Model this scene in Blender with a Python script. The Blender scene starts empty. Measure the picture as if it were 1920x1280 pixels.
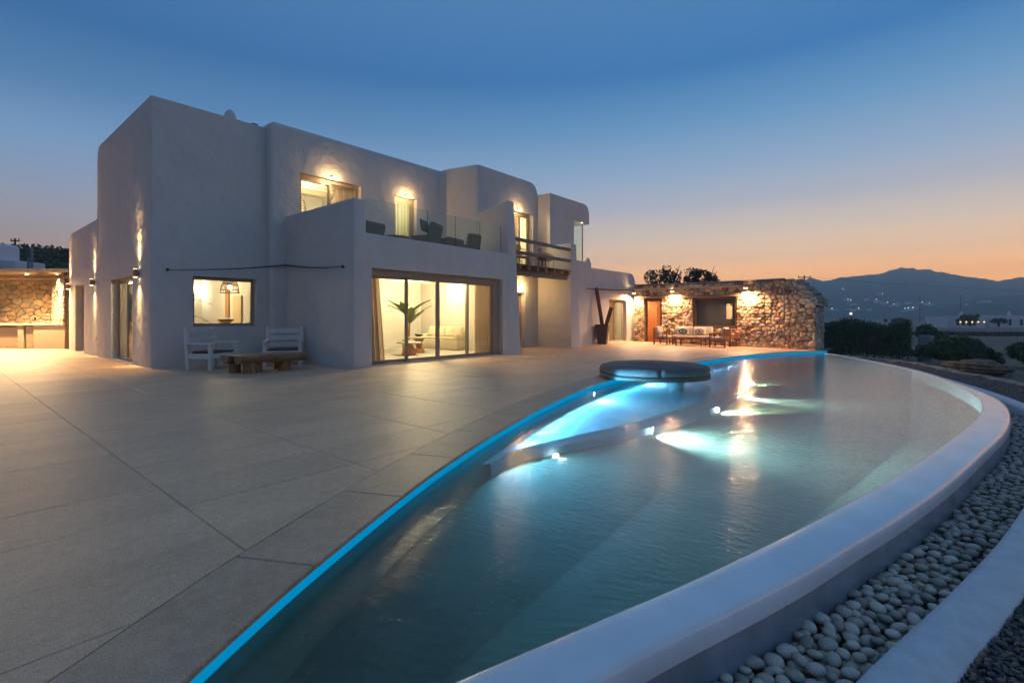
import bpy, bmesh, math, random
import numpy as np
from mathutils import Vector, Matrix
R = math.radians
PI = math.pi
C = bpy.context.scene.collection
sc = bpy.context.scene

# ------------------------------------------------------------------ camera
CAMH = 1.35
cam = bpy.data.objects.new('camera', bpy.data.cameras.new('camera'))
C.objects.link(cam)
cam.location = (0, 0, CAMH)
cam.rotation_euler = (R(90), 0, math.atan2(.645, .764) - R(90))
cam.data.sensor_width = 36
cam.data.lens = 36 * 929 / 1920
cam.data.shift_y = -45 / 1920
cam.data.clip_start = .05
cam.data.clip_end = 20000
sc.camera = cam

# ------------------------------------------------------------------ view
sc.view_settings.view_transform = 'Standard'
sc.view_settings.look = 'None'
sc.view_settings.exposure = 0.42
sc.view_settings.gamma = 1
sc.view_settings.use_curve_mapping = False
sc.cycles.max_bounces = 8
sc.cycles.diffuse_bounces = 3
sc.cycles.glossy_bounces = 3
sc.cycles.transmission_bounces = 4
sc.cycles.transparent_max_bounces = 12
sc.cycles.volume_bounces = 0
sc.cycles.sample_clamp_indirect = 4
sc.cycles.caustics_reflective = False
sc.cycles.caustics_refractive = False
sc.cycles.use_denoising = True

def srgb(r, g, b):
    f = lambda v: (v / 255 / 12.92) if v / 255 < .04045 else ((v / 255 + .055) / 1.055) ** 2.4
    return (f(r), f(g), f(b), 1)

# ------------------------------------------------------------------ sky (dusk, sun just set towards +X)
w = bpy.data.worlds.new('World'); sc.world = w; w.use_nodes = True
nt = w.node_tree; nt.nodes.clear()
def wn(t, **k):
    n = nt.nodes.new(t)
    for a, b in k.items(): setattr(n, a, b)
    return n
def wm(op, a, b=None, clamp=False):
    n = wn('ShaderNodeMath', operation=op, use_clamp=clamp)
    for i, v in enumerate((a, b)):
        if v is None: continue
        if isinstance(v, (int, float)): n.inputs[i].default_value = v
        else: nt.links.new(v, n.inputs[i])
    return n.outputs[0]
def ramp_node(tree, stops, fac, interp='EASE'):
    n = tree.nodes.new('ShaderNodeValToRGB'); n.color_ramp.interpolation = interp
    el = n.color_ramp.elements
    while len(el) > 1: el.remove(el[-1])
    el[0].position = stops[0][0]; el[0].color = stops[0][1]
    for p, c in stops[1:]:
        e = el.new(p); e.color = c
    tree.links.new(fac, n.inputs[0])
    return n.outputs[0]
tc = wn('ShaderNodeTexCoord'); sep = wn('ShaderNodeSeparateXYZ')
nt.links.new(tc.outputs['Generated'], sep.inputs[0])
x, y, z = sep.outputs
hor = wm('SQRT', wm('ADD', wm('MULTIPLY', x, x), wm('MULTIPLY', y, y)))
cosaz = wm('DIVIDE', x, wm('MAXIMUM', hor, .001))
tmix = wm('POWER', wm('MULTIPLY', wm('MAXIMUM', cosaz, 0.0), 1.02, True), 1.5)
zc = wm('MAXIMUM', z, 0.0)
SKY = 8.6
def sk(r_, g_, b_, gain):
    c_ = srgb(r_, g_, b_); return tuple(v * gain * 1.06 / SKY for v in c_[:3]) + (1,)
HZ = lambda L_: [(p_, tuple(v * math.exp(-.0003 * min(2900, 262 / max(p_, .02))) * 1.12 / .62 for v in c_[:3]) + (1,)) for p_, c_ in L_]
away = ramp_node(nt, HZ([(0, sk(205, 152, 112, 4.3)), (.06, sk(198, 158, 130, 3.6)), (.11, sk(182, 160, 150, 1.85)), (.15, sk(166, 161, 168, 1.5)), (.20, sk(142, 158, 184, 1.26)),
                      (.265, sk(110, 146, 184, 1.2)), (.337, sk(74, 118, 164, 1.05)), (.416, sk(46, 96, 148, 1.02)), (.6, sk(70, 110, 156, 1.05)), (1, sk(82, 114, 152, 1.05))]), zc, 'LINEAR')
sun_ = ramp_node(nt, HZ([(0, sk(255, 152, 66, 8.4)), (.06, sk(250, 170, 78, 7.4)), (.107, sk(238, 190, 140, 3.2)), (.155, sk(216, 194, 172, 1.85)), (.207, sk(182, 182, 190, 1.32)),
                      (.266, sk(144, 168, 195, 1.16)), (.348, sk(96, 143, 184, 1.08)), (.43, sk(50, 110, 166, 1.03)), (.6, sk(72, 114, 158, 1.05)), (1, sk(82, 114, 152, 1.05))]), zc, 'LINEAR')
mx = wn('ShaderNodeMix', data_type='RGBA')
nt.links.new(tmix, mx.inputs['Factor']); nt.links.new(away, mx.inputs[6]); nt.links.new(sun_, mx.inputs[7])
bg = wn('ShaderNodeBackground'); nt.links.new(wm('MULTIPLY', wm('ADD', wm('MULTIPLY', wm('MINIMUM', cosaz, 0.0), .30), 1.0), SKY * .62), bg.inputs['Strength'])   # the sky darkens away from the sunset
nt.links.new(mx.outputs[2], bg.inputs['Color'])
wo = wn('ShaderNodeOutputWorld'); nt.links.new(bg.outputs[0], wo.inputs['Surface'])

WARM = (1.0, .60, .25)
WARMER = (1.0, .57, .28)

# ------------------------------------------------------------------ materials
def material(name, color, rough=.7, metal=0, var=.0, scale=4., bump=0., bscale=30., color2=None, spec=.5, emit=None, estr=0,
             detail=6., objvar=0., stretch=None, coat=0, contrast=(.35, .65), transmission=0, bdist=.02):
    m = bpy.data.materials.new(name); m.use_nodes = True
    t = m.node_tree; N = t.nodes; L = t.links
    b = N['Principled BSDF']
    b.inputs['Roughness'].default_value = rough; b.inputs['Metallic'].default_value = metal
    b.inputs['Specular IOR Level'].default_value = spec
    b.inputs['Coat Weight'].default_value = coat
    b.inputs['Transmission Weight'].default_value = transmission
    c = tuple(color) + (1,) if len(color) == 3 else tuple(color)
    c2 = None if color2 is None else (tuple(color2) + (1,) if len(color2) == 3 else tuple(color2))
    co = N.new('ShaderNodeTexCoord'); vec = co.outputs['Object']
    if stretch:
        mp = N.new('ShaderNodeMapping'); mp.inputs['Scale'].default_value = stretch
        L.new(vec, mp.inputs[0]); vec = mp.outputs[0]
    col = None
    if c2 is None and var > 0:
        c2 = tuple(max(0, v * (1 - var)) for v in c[:3]) + (1,)
    if c2 is not None:
        nz = N.new('ShaderNodeTexNoise'); nz.inputs['Scale'].default_value = scale; nz.inputs['Detail'].default_value = detail
        L.new(vec, nz.inputs['Vector'])
        col = ramp_node(t, [(contrast[0], c), (contrast[1], c2)], nz.outputs[0], 'LINEAR')
    if objvar > 0:
        oi = N.new('ShaderNodeObjectInfo')
        mr = N.new('ShaderNodeMapRange'); mr.inputs[3].default_value = 1 - objvar; mr.inputs[4].default_value = 1 + objvar
        L.new(oi.outputs['Random'], mr.inputs[0])
        hs = N.new('ShaderNodeHueSaturation'); L.new(mr.outputs[0], hs.inputs['Value'])
        if col is None: hs.inputs['Color'].default_value = c
        else: L.new(col, hs.inputs['Color'])
        col = hs.outputs[0]
    if col is None: b.inputs['Base Color'].default_value = c
    else: L.new(col, b.inputs['Base Color'])
    if bump > 0:
        n2 = N.new('ShaderNodeTexNoise'); n2.inputs['Scale'].default_value = bscale; n2.inputs['Detail'].default_value = 5
        L.new(vec, n2.inputs['Vector'])
        bp = N.new('ShaderNodeBump'); bp.inputs['Strength'].default_value = bump; bp.inputs['Distance'].default_value = bdist
        L.new(n2.outputs[0], bp.inputs['Height']); L.new(bp.outputs[0], b.inputs['Normal'])
    if emit is not None:
        b.inputs['Emission Color'].default_value = tuple(emit) + (1,); b.inputs['Emission Strength'].default_value = estr
    return m

def plaster_material():
    m = material('white_plaster', (.60, .585, .56), .85, var=.04, scale=1.1, bump=.25, bscale=9, bdist=.03)
    t = m.node_tree; N = t.nodes; L = t.links; b = N['Principled BSDF']
    # weathering smudges and drips
    co = N.new('ShaderNodeTexCoord')
    mp = N.new('ShaderNodeMapping'); mp.inputs['Scale'].default_value = (1, 1, .55); L.new(co.outputs['Object'], mp.inputs[0])
    nz = N.new('ShaderNodeTexNoise'); nz.inputs['Scale'].default_value = 1.7; nz.inputs['Detail'].default_value = 9; nz.inputs['Roughness'].default_value = .65
    L.new(mp.outputs[0], nz.inputs['Vector'])
    f = ramp_node(t, [(.52, (1, 1, 1, 1)), (.66, (.80, .78, .76, 1))], nz.outputs[0], 'LINEAR')
    src = b.inputs['Base Color'].links[0].from_socket
    mu = N.new('ShaderNodeMix'); mu.data_type = 'RGBA'; mu.blend_type = 'MULTIPLY'; mu.inputs['Factor'].default_value = .28
    L.new(src, mu.inputs[6]); L.new(f, mu.inputs[7]); L.new(mu.outputs[2], b.inputs['Base Color'])
    # trowelled undulation
    n3 = N.new('ShaderNodeTexNoise'); n3.inputs['Scale'].default_value = 2.6; n3.inputs['Detail'].default_value = 6
    L.new(co.outputs['Object'], n3.inputs['Vector'])
    bp = N.new('ShaderNodeBump'); bp.inputs['Strength'].default_value = .45; bp.inputs['Distance'].default_value = .10
    L.new(n3.outputs[0], bp.inputs['Height'])
    old = b.inputs['Normal'].links[0].from_node
    L.new(bp.outputs[0], old.inputs['Normal'])
    return m

def glass_material(name, tint=(.92, .97, .96), refl=1.0, rough=0.0, ior=1.5):
    m = bpy.data.materials.new(name); m.use_nodes = True
    t = m.node_tree; N = t.nodes; L = t.links; N.remove(N['Principled BSDF'])
    out = N['Material Output']
    tr = N.new('ShaderNodeBsdfTransparent'); tr.inputs[0].default_value = tuple(tint) + (1,)
    gl = N.new('ShaderNodeBsdfGlossy'); gl.inputs['Roughness'].default_value = rough
    fr = N.new('ShaderNodeLayerWeight'); fr.inputs[0].default_value = .5      # facing = 1 - |cos|
    f0 = ((ior - 1) / (ior + 1)) ** 2
    pw_ = N.new('ShaderNodeMath'); pw_.operation = 'POWER'; pw_.inputs[1].default_value = 5 if refl <= 1 else 6; L.new(fr.outputs['Facing'], pw_.inputs[0])
    ad_ = N.new('ShaderNodeMath'); ad_.operation = 'MULTIPLY_ADD'; ad_.inputs[1].default_value = (1 - f0) * refl; ad_.inputs[2].default_value = f0; L.new(pw_.outputs[0], ad_.inputs[0])
    mu = N.new('ShaderNodeMath'); mu.operation = 'MULTIPLY'; mu.use_clamp = True; mu.inputs[1].default_value = 1; L.new(ad_.outputs[0], mu.inputs[0])
    mx = N.new('ShaderNodeMixShader'); L.new(mu.outputs[0], mx.inputs[0]); L.new(tr.outputs[0], mx.inputs[1]); L.new(gl.outputs[0], mx.inputs[2])
    L.new(mx.outputs[0], out.inputs[0])
    return m

def water_material(name, tint, rough, bump, scale, stretch=(1, 1, 1), dist=.02, refl=1.0):
    m = glass_material(name, tint, refl, rough, 1.33)
    t = m.node_tree; N = t.nodes; L = t.links
    co = N.new('ShaderNodeTexCoord'); mp = N.new('ShaderNodeMapping')
    mp.inputs['Scale'].default_value = stretch; mp.inputs['Rotation'].default_value = (0, 0, R(35))
    L.new(co.outputs['Object'], mp.inputs[0])
    nz = N.new('ShaderNodeTexNoise'); nz.inputs['Scale'].default_value = scale; nz.inputs['Detail'].default_value = 4; nz.inputs['Roughness'].default_value = .6
    L.new(mp.outputs[0], nz.inputs['Vector'])
    bp = N.new('ShaderNodeBump'); bp.inputs['Strength'].default_value = bump; bp.inputs['Distance'].default_value = dist
    L.new(nz.outputs[0], bp.inputs['Height'])
    for n in N:
        if n.type in ('BSDF_GLOSSY', 'LAYER_WEIGHT'): L.new(bp.outputs[0], n.inputs['Normal'])
    return m

def cloth_material(name, col, tr=.5):
    m = material(name, col, .95, var=.1, scale=3); t = m.node_tree; N = t.nodes; L = t.links
    tl = N.new('ShaderNodeBsdfTranslucent'); tl.inputs[0].default_value = tuple(col) + (1,)
    mx = N.new('ShaderNodeMixShader'); mx.inputs[0].default_value = tr
    L.new(N['Principled BSDF'].outputs[0], mx.inputs[1]); L.new(tl.outputs[0], mx.inputs[2]); L.new(mx.outputs[0], N['Material Output'].inputs[0])
    return m

def emit_material(name, col, s):
    m = bpy.data.materials.new(name); m.use_nodes = True
    t = m.node_tree; t.nodes.remove(t.nodes['Principled BSDF'])
    e = t.nodes.new('ShaderNodeEmission'); e.inputs[0].default_value = tuple(col) + (1,); e.inputs[1].default_value = s
    t.links.new(e.outputs[0], t.nodes['Material Output'].inputs[0])
    return m

M = {}
M['plaster'] = plaster_material()
M['plaster_in'] = material('interior_plaster', (.80, .76, .64), .9, bump=.1, bscale=12)
M['frame'] = material('taupe_aluminium', (.34, .28, .22), .45, spec=.4)
M['glass'] = glass_material('window_glass')
M['rail_glass'] = glass_material('balustrade_glass', (.86, .93, .91), 1.0)
M['slab'] = material('sandstone_slab', (.90, .585, .355), .5, color2=(.78, .505, .305), scale=1.4, bump=.45, bscale=55, objvar=.07, stretch=(.8, 1.2, 1), bdist=.012)
M['base'] = material('dark_joint', (.09, .075, .06), .9)
M['coping'] = material('coping_stone', (.70, .47, .30), .5, color2=(.58, .39, .25), scale=3, bump=.45, bscale=60, objvar=.05, bdist=.012)
M['rim'] = material('wet_white_rim', (.86, .86, .86), .25, var=.12, scale=2.4, bump=.12, bscale=14, spec=.6, coat=.4)
M['kerb'] = material('painted_kerb', (.62, .62, .63), .6, var=.14, scale=7, bump=.3, bscale=40)
M['wet_wall'] = material('wet_grey_wall', (.36, .37, .41), .22, var=.25, scale=3, bump=.08, bscale=5, stretch=(1, 1, .15))
M['pool_white'] = material('pool_pale_plaster', (.62, .66, .66), .8, var=.05, scale=3)
M['pool_floor'] = material('pool_floor_plaster', (.29, .235, .165), .85, color2=(.22, .18, .125), scale=1.6, bump=.2, bscale=12)
M['led'] = emit_material('blue_led_diffuser', (.0, .18, .38), 1.0)  # blue light on the pool wall, put into an emissive colour
M['water'] = water_material('pool_water', (.58, .64, .57), .11, .6, 22, (1, .45, 1), .0115, 2.4)
M['trough_water'] = water_material('trough_water', (.75, .8, .85), .03, .3, 25, dist=.01)
M['pebble'] = material('grey_pebble', (.64, .54, .44), .42, scale=9, color2=(.36, .29, .23), objvar=.42, bump=.1, bscale=60, bdist=.005)
M['chip'] = material('brown_gravel', (.26, .17, .12), .75, color2=(.10, .095, .10), scale=23, contrast=(.42, .58))
M['gravel'] = material('gravel_ground', (.24, .19, .17), .9, color2=(.07, .07, .085), scale=28, bump=1, bscale=42, contrast=(.38, .62), bdist=.03)
M['soil'] = material('dry_soil', (.22, .155, .10), .95, color2=(.11, .085, .06), scale=1.3, bump=.8, bscale=9, bdist=.06)
M['far_land'] = material('dry_fields', (.36, .25, .17), .95, color2=(.10, .085, .06), scale=.09, bump=.4, bscale=1.5, stretch=(1, .35, 1), contrast=(.42, .58))
M['hill'] = material('scrub_hill', (.085, .07, .06), .95, color2=(.05, .045, .04), scale=.012, contrast=(.4, .6))
M['rock'] = material('brown_rock', (.24, .165, .11), .9, color2=(.10, .075, .055), scale=5, bump=.8, bscale=10)
M['stoneA'] = material('ochre_fieldstone', (.62, .45, .29), .88, color2=(.40, .28, .17), scale=6, bump=.7, bscale=22, objvar=.28, bdist=.02)
M['stoneB'] = material('grey_fieldstone', (.46, .40, .32), .88, color2=(.28, .235, .19), scale=6, bump=.7, bscale=22, objvar=.25, bdist=.02)
M['stoneC'] = material('rust_fieldstone', (.33, .19, .10), .88, color2=(.19, .11, .07), scale=6, bump=.7, bscale=22, objvar=.25, bdist=.02)
M['mortar'] = material('brown_mortar', (.13, .10, .075), .95, var=.4, scale=12, bump=.6, bscale=30)
M['wood_door'] = material('orange_door_boards', (.52, .19, .05), .5, color2=(.34, .11, .03), scale=3, stretch=(9, 9, .7), objvar=.12, bump=.2)
M['wood_dark'] = material('brown_frame_wood', (.17, .07, .03), .55, var=.35, scale=4, stretch=(6, 6, 1))
M['driftwood'] = material('weathered_beam', (.32, .22, .14), .85, var=.4, scale=4, stretch=(1, 8, 8), bump=.5, bscale=20)
M['beam_grey'] = material('grey_painted_beam', (.21, .19, .165), .7, var=.2, scale=5, bump=.2)
M['teak'] = material('teak_wood', (.24, .095, .035), .5, var=.3, scale=4, stretch=(5, 5, 1))
M['rattan'] = material('orange_rattan', (.62, .27, .08), .5, var=.2, scale=12)
M['log'] = material('log_wood', (.34, .21, .11), .5, color2=(.17, .10, .055), scale=3, stretch=(1, 7, 7), bump=.3, bscale=14)
M['log_end'] = material('split_log', (.35, .19, .08), .7, color2=(.14, .07, .03), scale=8, stretch=(5, 5, .6), bump=.4)
M['white_wood'] = material('white_painted_wood', (.66, .64, .61), .55, var=.06, scale=6, bump=.1)
M['brown_cushion'] = material('brown_seat_pad', (.10, .06, .04), .9)
M['cushion'] = material('cream_cushion', (.55, .48, .40), .95, var=.08, scale=5, bump=.2, bscale=60)
M['sofa'] = material('cream_slipcover', (.62, .55, .42), .95, var=.06, scale=4, bump=.2, bscale=30)
M['navy'] = material('navy_print', (.015, .02, .05), .95)
M['white_print'] = material('white_print', (.6, .57, .5), .95)
M['charcoal'] = material('charcoal_canvas', (.16, .15, .15), .9, spec=.2, var=.2, scale=5, bump=.3, bscale=8, bdist=.02)
M['slabwood'] = material('round_platform_wood', (.15, .125, .10), .75, var=.3, scale=4, bump=.2)
M['greyfab'] = material('grey_green_outdoor_fabric', (.07, .095, .085), .9, var=.15, scale=4, bump=.3, bscale=12)
M['black'] = material('black_metal', (.02, .02, .02), .5)
M['pot'] = material('dark_bronze_planter', (.06, .042, .035), .45, var=.3, scale=3)
M['rust_wood'] = material('red_brown_plank', (.13, .055, .03), .7, var=.3, scale=5, stretch=(4, 4, 1))
M['curtain'] = cloth_material('taupe_linen_curtain', (.66, .52, .38), .36)
M['sheer'] = cloth_material('cream_curtain', (.66, .60, .46), .6)
M['leaf'] = material('green_leaf', (.10, .17, .035), .5, var=.3, scale=3, objvar=.2)
M['palm'] = material('dark_palm_leaf', (.06, .075, .02), .6)
M['stem'] = material('orange_brown_stem', (.32, .15, .05), .7)
M['bush'] = material('dark_bush_leaf', (.06, .085, .035), .75, color2=(.085, .105, .045), scale=2.5)
M['olive'] = material('grey_green_leaf', (.06, .07, .04), .75, color2=(.03, .04, .022), scale=2.5)
M['bark'] = material('brown_bark', (.06, .045, .035), .9)
M['amber'] = material('carved_light_wood', (.50, .22, .07), .6, var=.2, scale=8)
M['marble'] = material('pale_table_top', (.70, .66, .56), .3, var=.08, scale=6)
M['counter'] = material('cream_counter_plaster', (.62, .55, .40), .8, var=.04, scale=3)
M['cabinet'] = material('cream_cabinet_door', (.48, .41, .28), .6, var=.05, scale=3)
M['bulb'] = emit_material('warm_bulb', (1, .78, .42), 15)
M['glow_shade'] = emit_material('warm_glow_shade', (1, .80, .48), 9)
M['fixture'] = material('copper_sconce', (.50, .24, .12), .4, metal=.6)
M['white_house'] = material('far_white_house', (.62, .63, .66), .8)
M['village'] = material('village_white_walls', (.75, .75, .78), .8)
M['farlight'] = emit_material('far_street_lamp', (1, .86, .7), 2.6)
M['farwarm'] = emit_material('far_terrace_lamps', (1, .6, .2), 1.6)
M['pool_lens'] = emit_material('pool_lamp_lens', (.75, .9, 1), 14)
M['darkstone'] = material('dark_fieldstone', (.10, .08, .065), .95, var=.3, scale=3)
M['wire'] = material('dark_cable', (.025, .022, .022), .6)
M['sail'] = material('rolled_shade_cloth', (.13, .11, .105), .85)
M['band'] = material('cream_rolled_awning', (.52, .40, .27), .8)
M['dark_glass'] = material('dark_window_glass', (.05, .052, .055), .08, spec=.6)
M['grey_block'] = material('grey_concrete', (.24, .26, .29), .85, var=.1, scale=4)
M['roofslab'] = material('stone_roof_cap', (.30, .27, .25), .9, var=.2, scale=6, bump=.3)

def speckle(m, amt=.22, scale=170):
    t = m.node_tree; N = t.nodes; L = t.links; b = N['Principled BSDF']; src = b.inputs['Base Color'].links[0].from_socket
    co = N.new('ShaderNodeTexCoord'); nz = N.new('ShaderNodeTexNoise'); nz.inputs['Scale'].default_value = scale; nz.inputs['Detail'].default_value = 2
    n2 = N.new('ShaderNodeTexNoise'); n2.inputs['Scale'].default_value = scale * .12; n2.inputs['Detail'].default_value = 4
    L.new(co.outputs['Object'], nz.inputs['Vector']); L.new(co.outputs['Object'], n2.inputs['Vector'])
    f = ramp_node(t, [(.35, (1 - amt, 1 - amt, 1 - amt, 1)), (.65, (1, 1, 1, 1))], nz.outputs[0], 'LINEAR')
    g_ = ramp_node(t, [(.3, (1 - amt * .6, 1 - amt * .65, 1 - amt * .7, 1)), (.7, (1, 1, 1, 1))], n2.outputs[0], 'LINEAR')
    for q in (f, g_):
        mu = N.new('ShaderNodeMix'); mu.data_type = 'RGBA'; mu.blend_type = 'MULTIPLY'; mu.inputs['Factor'].default_value = 1
        L.new(src, mu.inputs[6]); L.new(q, mu.inputs[7]); src = mu.outputs[2]
    L.new(src, b.inputs['Base Color'])
    mr = N.new('ShaderNodeMapRange'); mr.inputs[3].default_value = .36; mr.inputs[4].default_value = .68; L.new(n2.outputs[0], mr.inputs[0]); L.new(mr.outputs[0], b.inputs['Roughness'])
speckle(M['slab'], .34, 120); speckle(M['coping'], .34, 120)

# ------------------------------------------------------------------ helpers
def tag(o, label=None, cat=None, group=None, kind=None):
    if label: o['label'] = label
    if cat: o['category'] = cat
    if group: o['group'] = group
    if kind: o['kind'] = kind
    return o

def empty(name, loc=(0, 0, 0), rz=0, label=None, cat=None, group=None):
    o = bpy.data.objects.new(name, None); C.objects.link(o)
    o.location = loc; o.rotation_euler = (0, 0, rz); o.empty_display_size = .2
    return tag(o, label, cat, group)

def link_mesh(name, me, mat, parent=None, loc=None, rot=None):
    if mat is not None and not me.materials: me.materials.append(mat)
    o = bpy.data.objects.new(name, me); C.objects.link(o)
    if parent is not None: o.parent = parent
    if loc is not None: o.location = loc
    if rot is not None: o.rotation_euler = rot
    return o

def pydata(name, V, F, mat, parent=None, smooth=False, loc=None, rot=None):
    me = bpy.data.meshes.new(name)
    me.from_pydata([tuple(v) for v in V], [], [tuple(f) for f in F]); me.update()
    if smooth: me.polygons.foreach_set('use_smooth', [True] * len(me.polygons))
    return link_mesh(name, me, mat, parent, loc, rot)

def fast_mesh(name, V, F, mat, parent=None, kind=None, smooth=False):
    """V (n,3) array, F (m,k) array with constant k"""
    V = np.asarray(V, dtype=np.float32); F = np.asarray(F, dtype=np.int32)
    me = bpy.data.meshes.new(name); k = F.shape[1]
    me.vertices.add(len(V)); me.vertices.foreach_set('co', V.ravel())
    me.loops.add(F.size); me.loops.foreach_set('vertex_index', F.ravel())
    me.polygons.add(len(F)); me.polygons.foreach_set('loop_start', np.arange(0, F.size, k, dtype=np.int32))
    me.polygons.foreach_set('loop_total', np.full(len(F), k, dtype=np.int32))
    if smooth: me.polygons.foreach_set('use_smooth', np.ones(len(F), dtype=bool))
    me.update(calc_edges=True); me.validate()
    o = link_mesh(name, me, mat, parent)
    if kind: o['kind'] = kind
    return o

class MB:
    def __init__(s): s.bm = bmesh.new()
    def _add(s, tmp, mat4):
        tmp.transform(mat4)
        me = bpy.data.meshes.new('tmp'); tmp.to_mesh(me); tmp.free()
        s.bm.from_mesh(me); bpy.data.meshes.remove(me)
    def box(s, c, size, rot=(0, 0, 0), bev=0., seg=2):
        t = bmesh.new(); bmesh.ops.create_cube(t, size=1)
        for v in t.verts: v.co = Vector((v.co.x * size[0], v.co.y * size[1], v.co.z * size[2]))
        if bev: bmesh.ops.bevel(t, geom=t.edges[:], offset=min(bev, min(size) * .45), segments=seg, profile=.5, affect='EDGES')
        s._add(t, Matrix.Translation(c) @ Matrix.Rotation(rot[2], 4, 'Z') @ Matrix.Rotation(rot[1], 4, 'Y') @ Matrix.Rotation(rot[0], 4, 'X'))
        return s
    def b2(s, a, b, bev=0., seg=2):     # box by two corners
        return s.box([(a[i] + b[i]) / 2 for i in range(3)], [abs(b[i] - a[i]) for i in range(3)], bev=bev, seg=seg)
    def tube(s, p0, p1, r0, r1=None, n=10, sx=1.):
        if r1 is None: r1 = r0
        p0 = Vector(p0); p1 = Vector(p1); d = p1 - p0
        t = bmesh.new(); bmesh.ops.create_cone(t, cap_ends=True, segments=n, radius1=r0, radius2=r1, depth=d.length)
        q = d.to_track_quat('Z', 'Y').to_matrix().to_4x4()
        s._add(t, Matrix.Translation((p0 + p1) / 2) @ q)
        return s
    def path(s, pts, r, n=8):
        for a, b in zip(pts[:-1], pts[1:]): s.tube(a, b, r, n=n)
        return s
    def bar(s, p0, p1, w, h, bev=0):    # rectangular bar between two points
        p0 = Vector(p0); p1 = Vector(p1); d = p1 - p0
        t = bmesh.new(); bmesh.ops.create_cube(t, size=1)
        for v in t.verts: v.co = Vector((v.co.x * w, v.co.y * h, v.co.z * d.length))
        if bev: bmesh.ops.bevel(t, geom=t.edges[:], offset=bev, segments=1, affect='EDGES')
        q = d.to_track_quat('Z', 'Y').to_matrix().to_4x4()
        s._add(t, Matrix.Translation((p0 + p1) / 2) @ q)
        return s
    def lathe(s, prof, c=(0, 0, 0), n=24, cap=True):
        V = []; F = []
        for r, z in prof:
            for k in range(n):
                a = 2 * PI * k / n; V.append((c[0] + r * math.cos(a), c[1] + r * math.sin(a), c[2] + z))
        for i in range(len(prof) - 1):
            for k in range(n):
                k2 = (k + 1) % n; F.append((i * n + k, i * n + k2, (i + 1) * n + k2, (i + 1) * n + k))
        if cap:
            F.append(tuple(range(n))[::-1]); F.append(tuple((len(prof) - 1) * n + k for k in range(n)))
        vs = [s.bm.verts.new(v) for v in V]
        for f in F:
            try: s.bm.faces.new([vs[i] for i in f])
            except ValueError: pass
        return s
    def ball(s, c, r, sc_=(1, 1, 1), sub=2, rot=0):
        t = bmesh.new(); bmesh.ops.create_icosphere(t, subdivisions=sub, radius=r)
        s._add(t, Matrix.Translation(c) @ Matrix.Rotation(rot, 4, 'Z') @ Matrix.Diagonal((*sc_, 1)))
        return s
    def prism(s, poly, z0, z1, bev=0):
        t = bmesh.new(); n = len(poly)
        a = [t.verts.new((p[0], p[1], z0)) for p in poly]; b = [t.verts.new((p[0], p[1], z1)) for p in poly]
        t.faces.new(a[::-1]); t.faces.new(b)
        for i in range(n): t.faces.new((a[i], a[(i + 1) % n], b[(i + 1) % n], b[i]))
        if bev: bmesh.ops.bevel(t, geom=t.edges[:], offset=bev, segments=1, affect='EDGES')
        s._add(t, Matrix.Identity(4)); return s
    def raw(s, V, F):
        vs = [s.bm.verts.new(v) for v in V]
        for f in F: s.bm.faces.new([vs[i] for i in f])
        return s
    def build(s, name, mat, parent=None, smooth=False, loc=None, rot=None, label=None):
        me = bpy.data.meshes.new(name)
        bmesh.ops.recalc_face_normals(s.bm, faces=s.bm.faces[:])
        s.bm.to_mesh(me); s.bm.free()
        if smooth: me.polygons.foreach_set('use_smooth', [True] * len(me.polygons))
        o = link_mesh(name, me, mat, parent, loc, rot)
        if label: o['label'] = label
        return o

def copy_tree(o, parent=None):
    c = o.copy(); C.objects.link(c)
    if parent is not None: c.parent = parent
    for ch in list(o.children): copy_tree(ch, c)
    return c

def spot(name, loc, target, power, angle, color=WARM, blend=.6, size=.02, parent=None):
    l = bpy.data.lights.new(name, 'SPOT'); l.energy = power; l.spot_size = R(angle); l.spot_blend = blend; l.color = color; l.shadow_soft_size = size
    o = bpy.data.objects.new(name, l); C.objects.link(o); o.location = loc
    d = Vector(target) - Vector(loc); o.rotation_euler = d.to_track_quat('-Z', 'Y').to_euler()
    if parent is not None: o.parent = parent
    return o
def point(name, loc, power, color=WARM, size=.08, parent=None):
    l = bpy.data.lights.new(name, 'POINT'); l.energy = power; l.color = color; l.shadow_soft_size = size
    o = bpy.data.objects.new(name, l); C.objects.link(o); o.location = loc
    if parent is not None: o.parent = parent
    return o
def area(name, loc, target, power, sx, sy, color=WARM, parent=None):
    l = bpy.data.lights.new(name, 'AREA'); l.energy = power; l.shape = 'RECTANGLE'; l.size = sx; l.size_y = sy; l.color = color
    o = bpy.data.objects.new(name, l); C.objects.link(o); o.location = loc
    d = Vector(target) - Vector(loc); o.rotation_euler = d.to_track_quat('-Z', 'Y').to_euler()
    if parent is not None: o.parent = parent
    return o

def catmull(P, n=12, closed=False):
    P = np.array(P, float); out = []
    Q = np.vstack([2 * P[0] - P[1], P, 2 * P[-1] - P[-2]])
    for i in range(1, len(Q) - 2):
        p0, p1, p2, p3 = Q[i - 1], Q[i], Q[i + 1], Q[i + 2]
        for k in range(n):
            t = k / n
            out.append(.5 * ((2 * p1) + (-p0 + p2) * t + (2 * p0 - 5 * p1 + 4 * p2 - p3) * t * t + (-p0 + 3 * p1 - 3 * p2 + p3) * t ** 3))
    out.append(P[-1]); return np.array(out)
def resample(P, n):
    P = np.asarray(P); d = np.r_[0, np.cumsum(np.linalg.norm(np.diff(P, axis=0), axis=1))]
    t = np.linspace(0, d[-1], n)
    return np.stack([np.interp(t, d, P[:, k]) for k in range(P.shape[1])], 1)
def offset(P, d):      # + = to the left of travel
    T = np.gradient(P, axis=0); T /= np.linalg.norm(T, axis=1)[:, None]
    return P + np.stack([-T[:, 1], T[:, 0]], 1) * d
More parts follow.
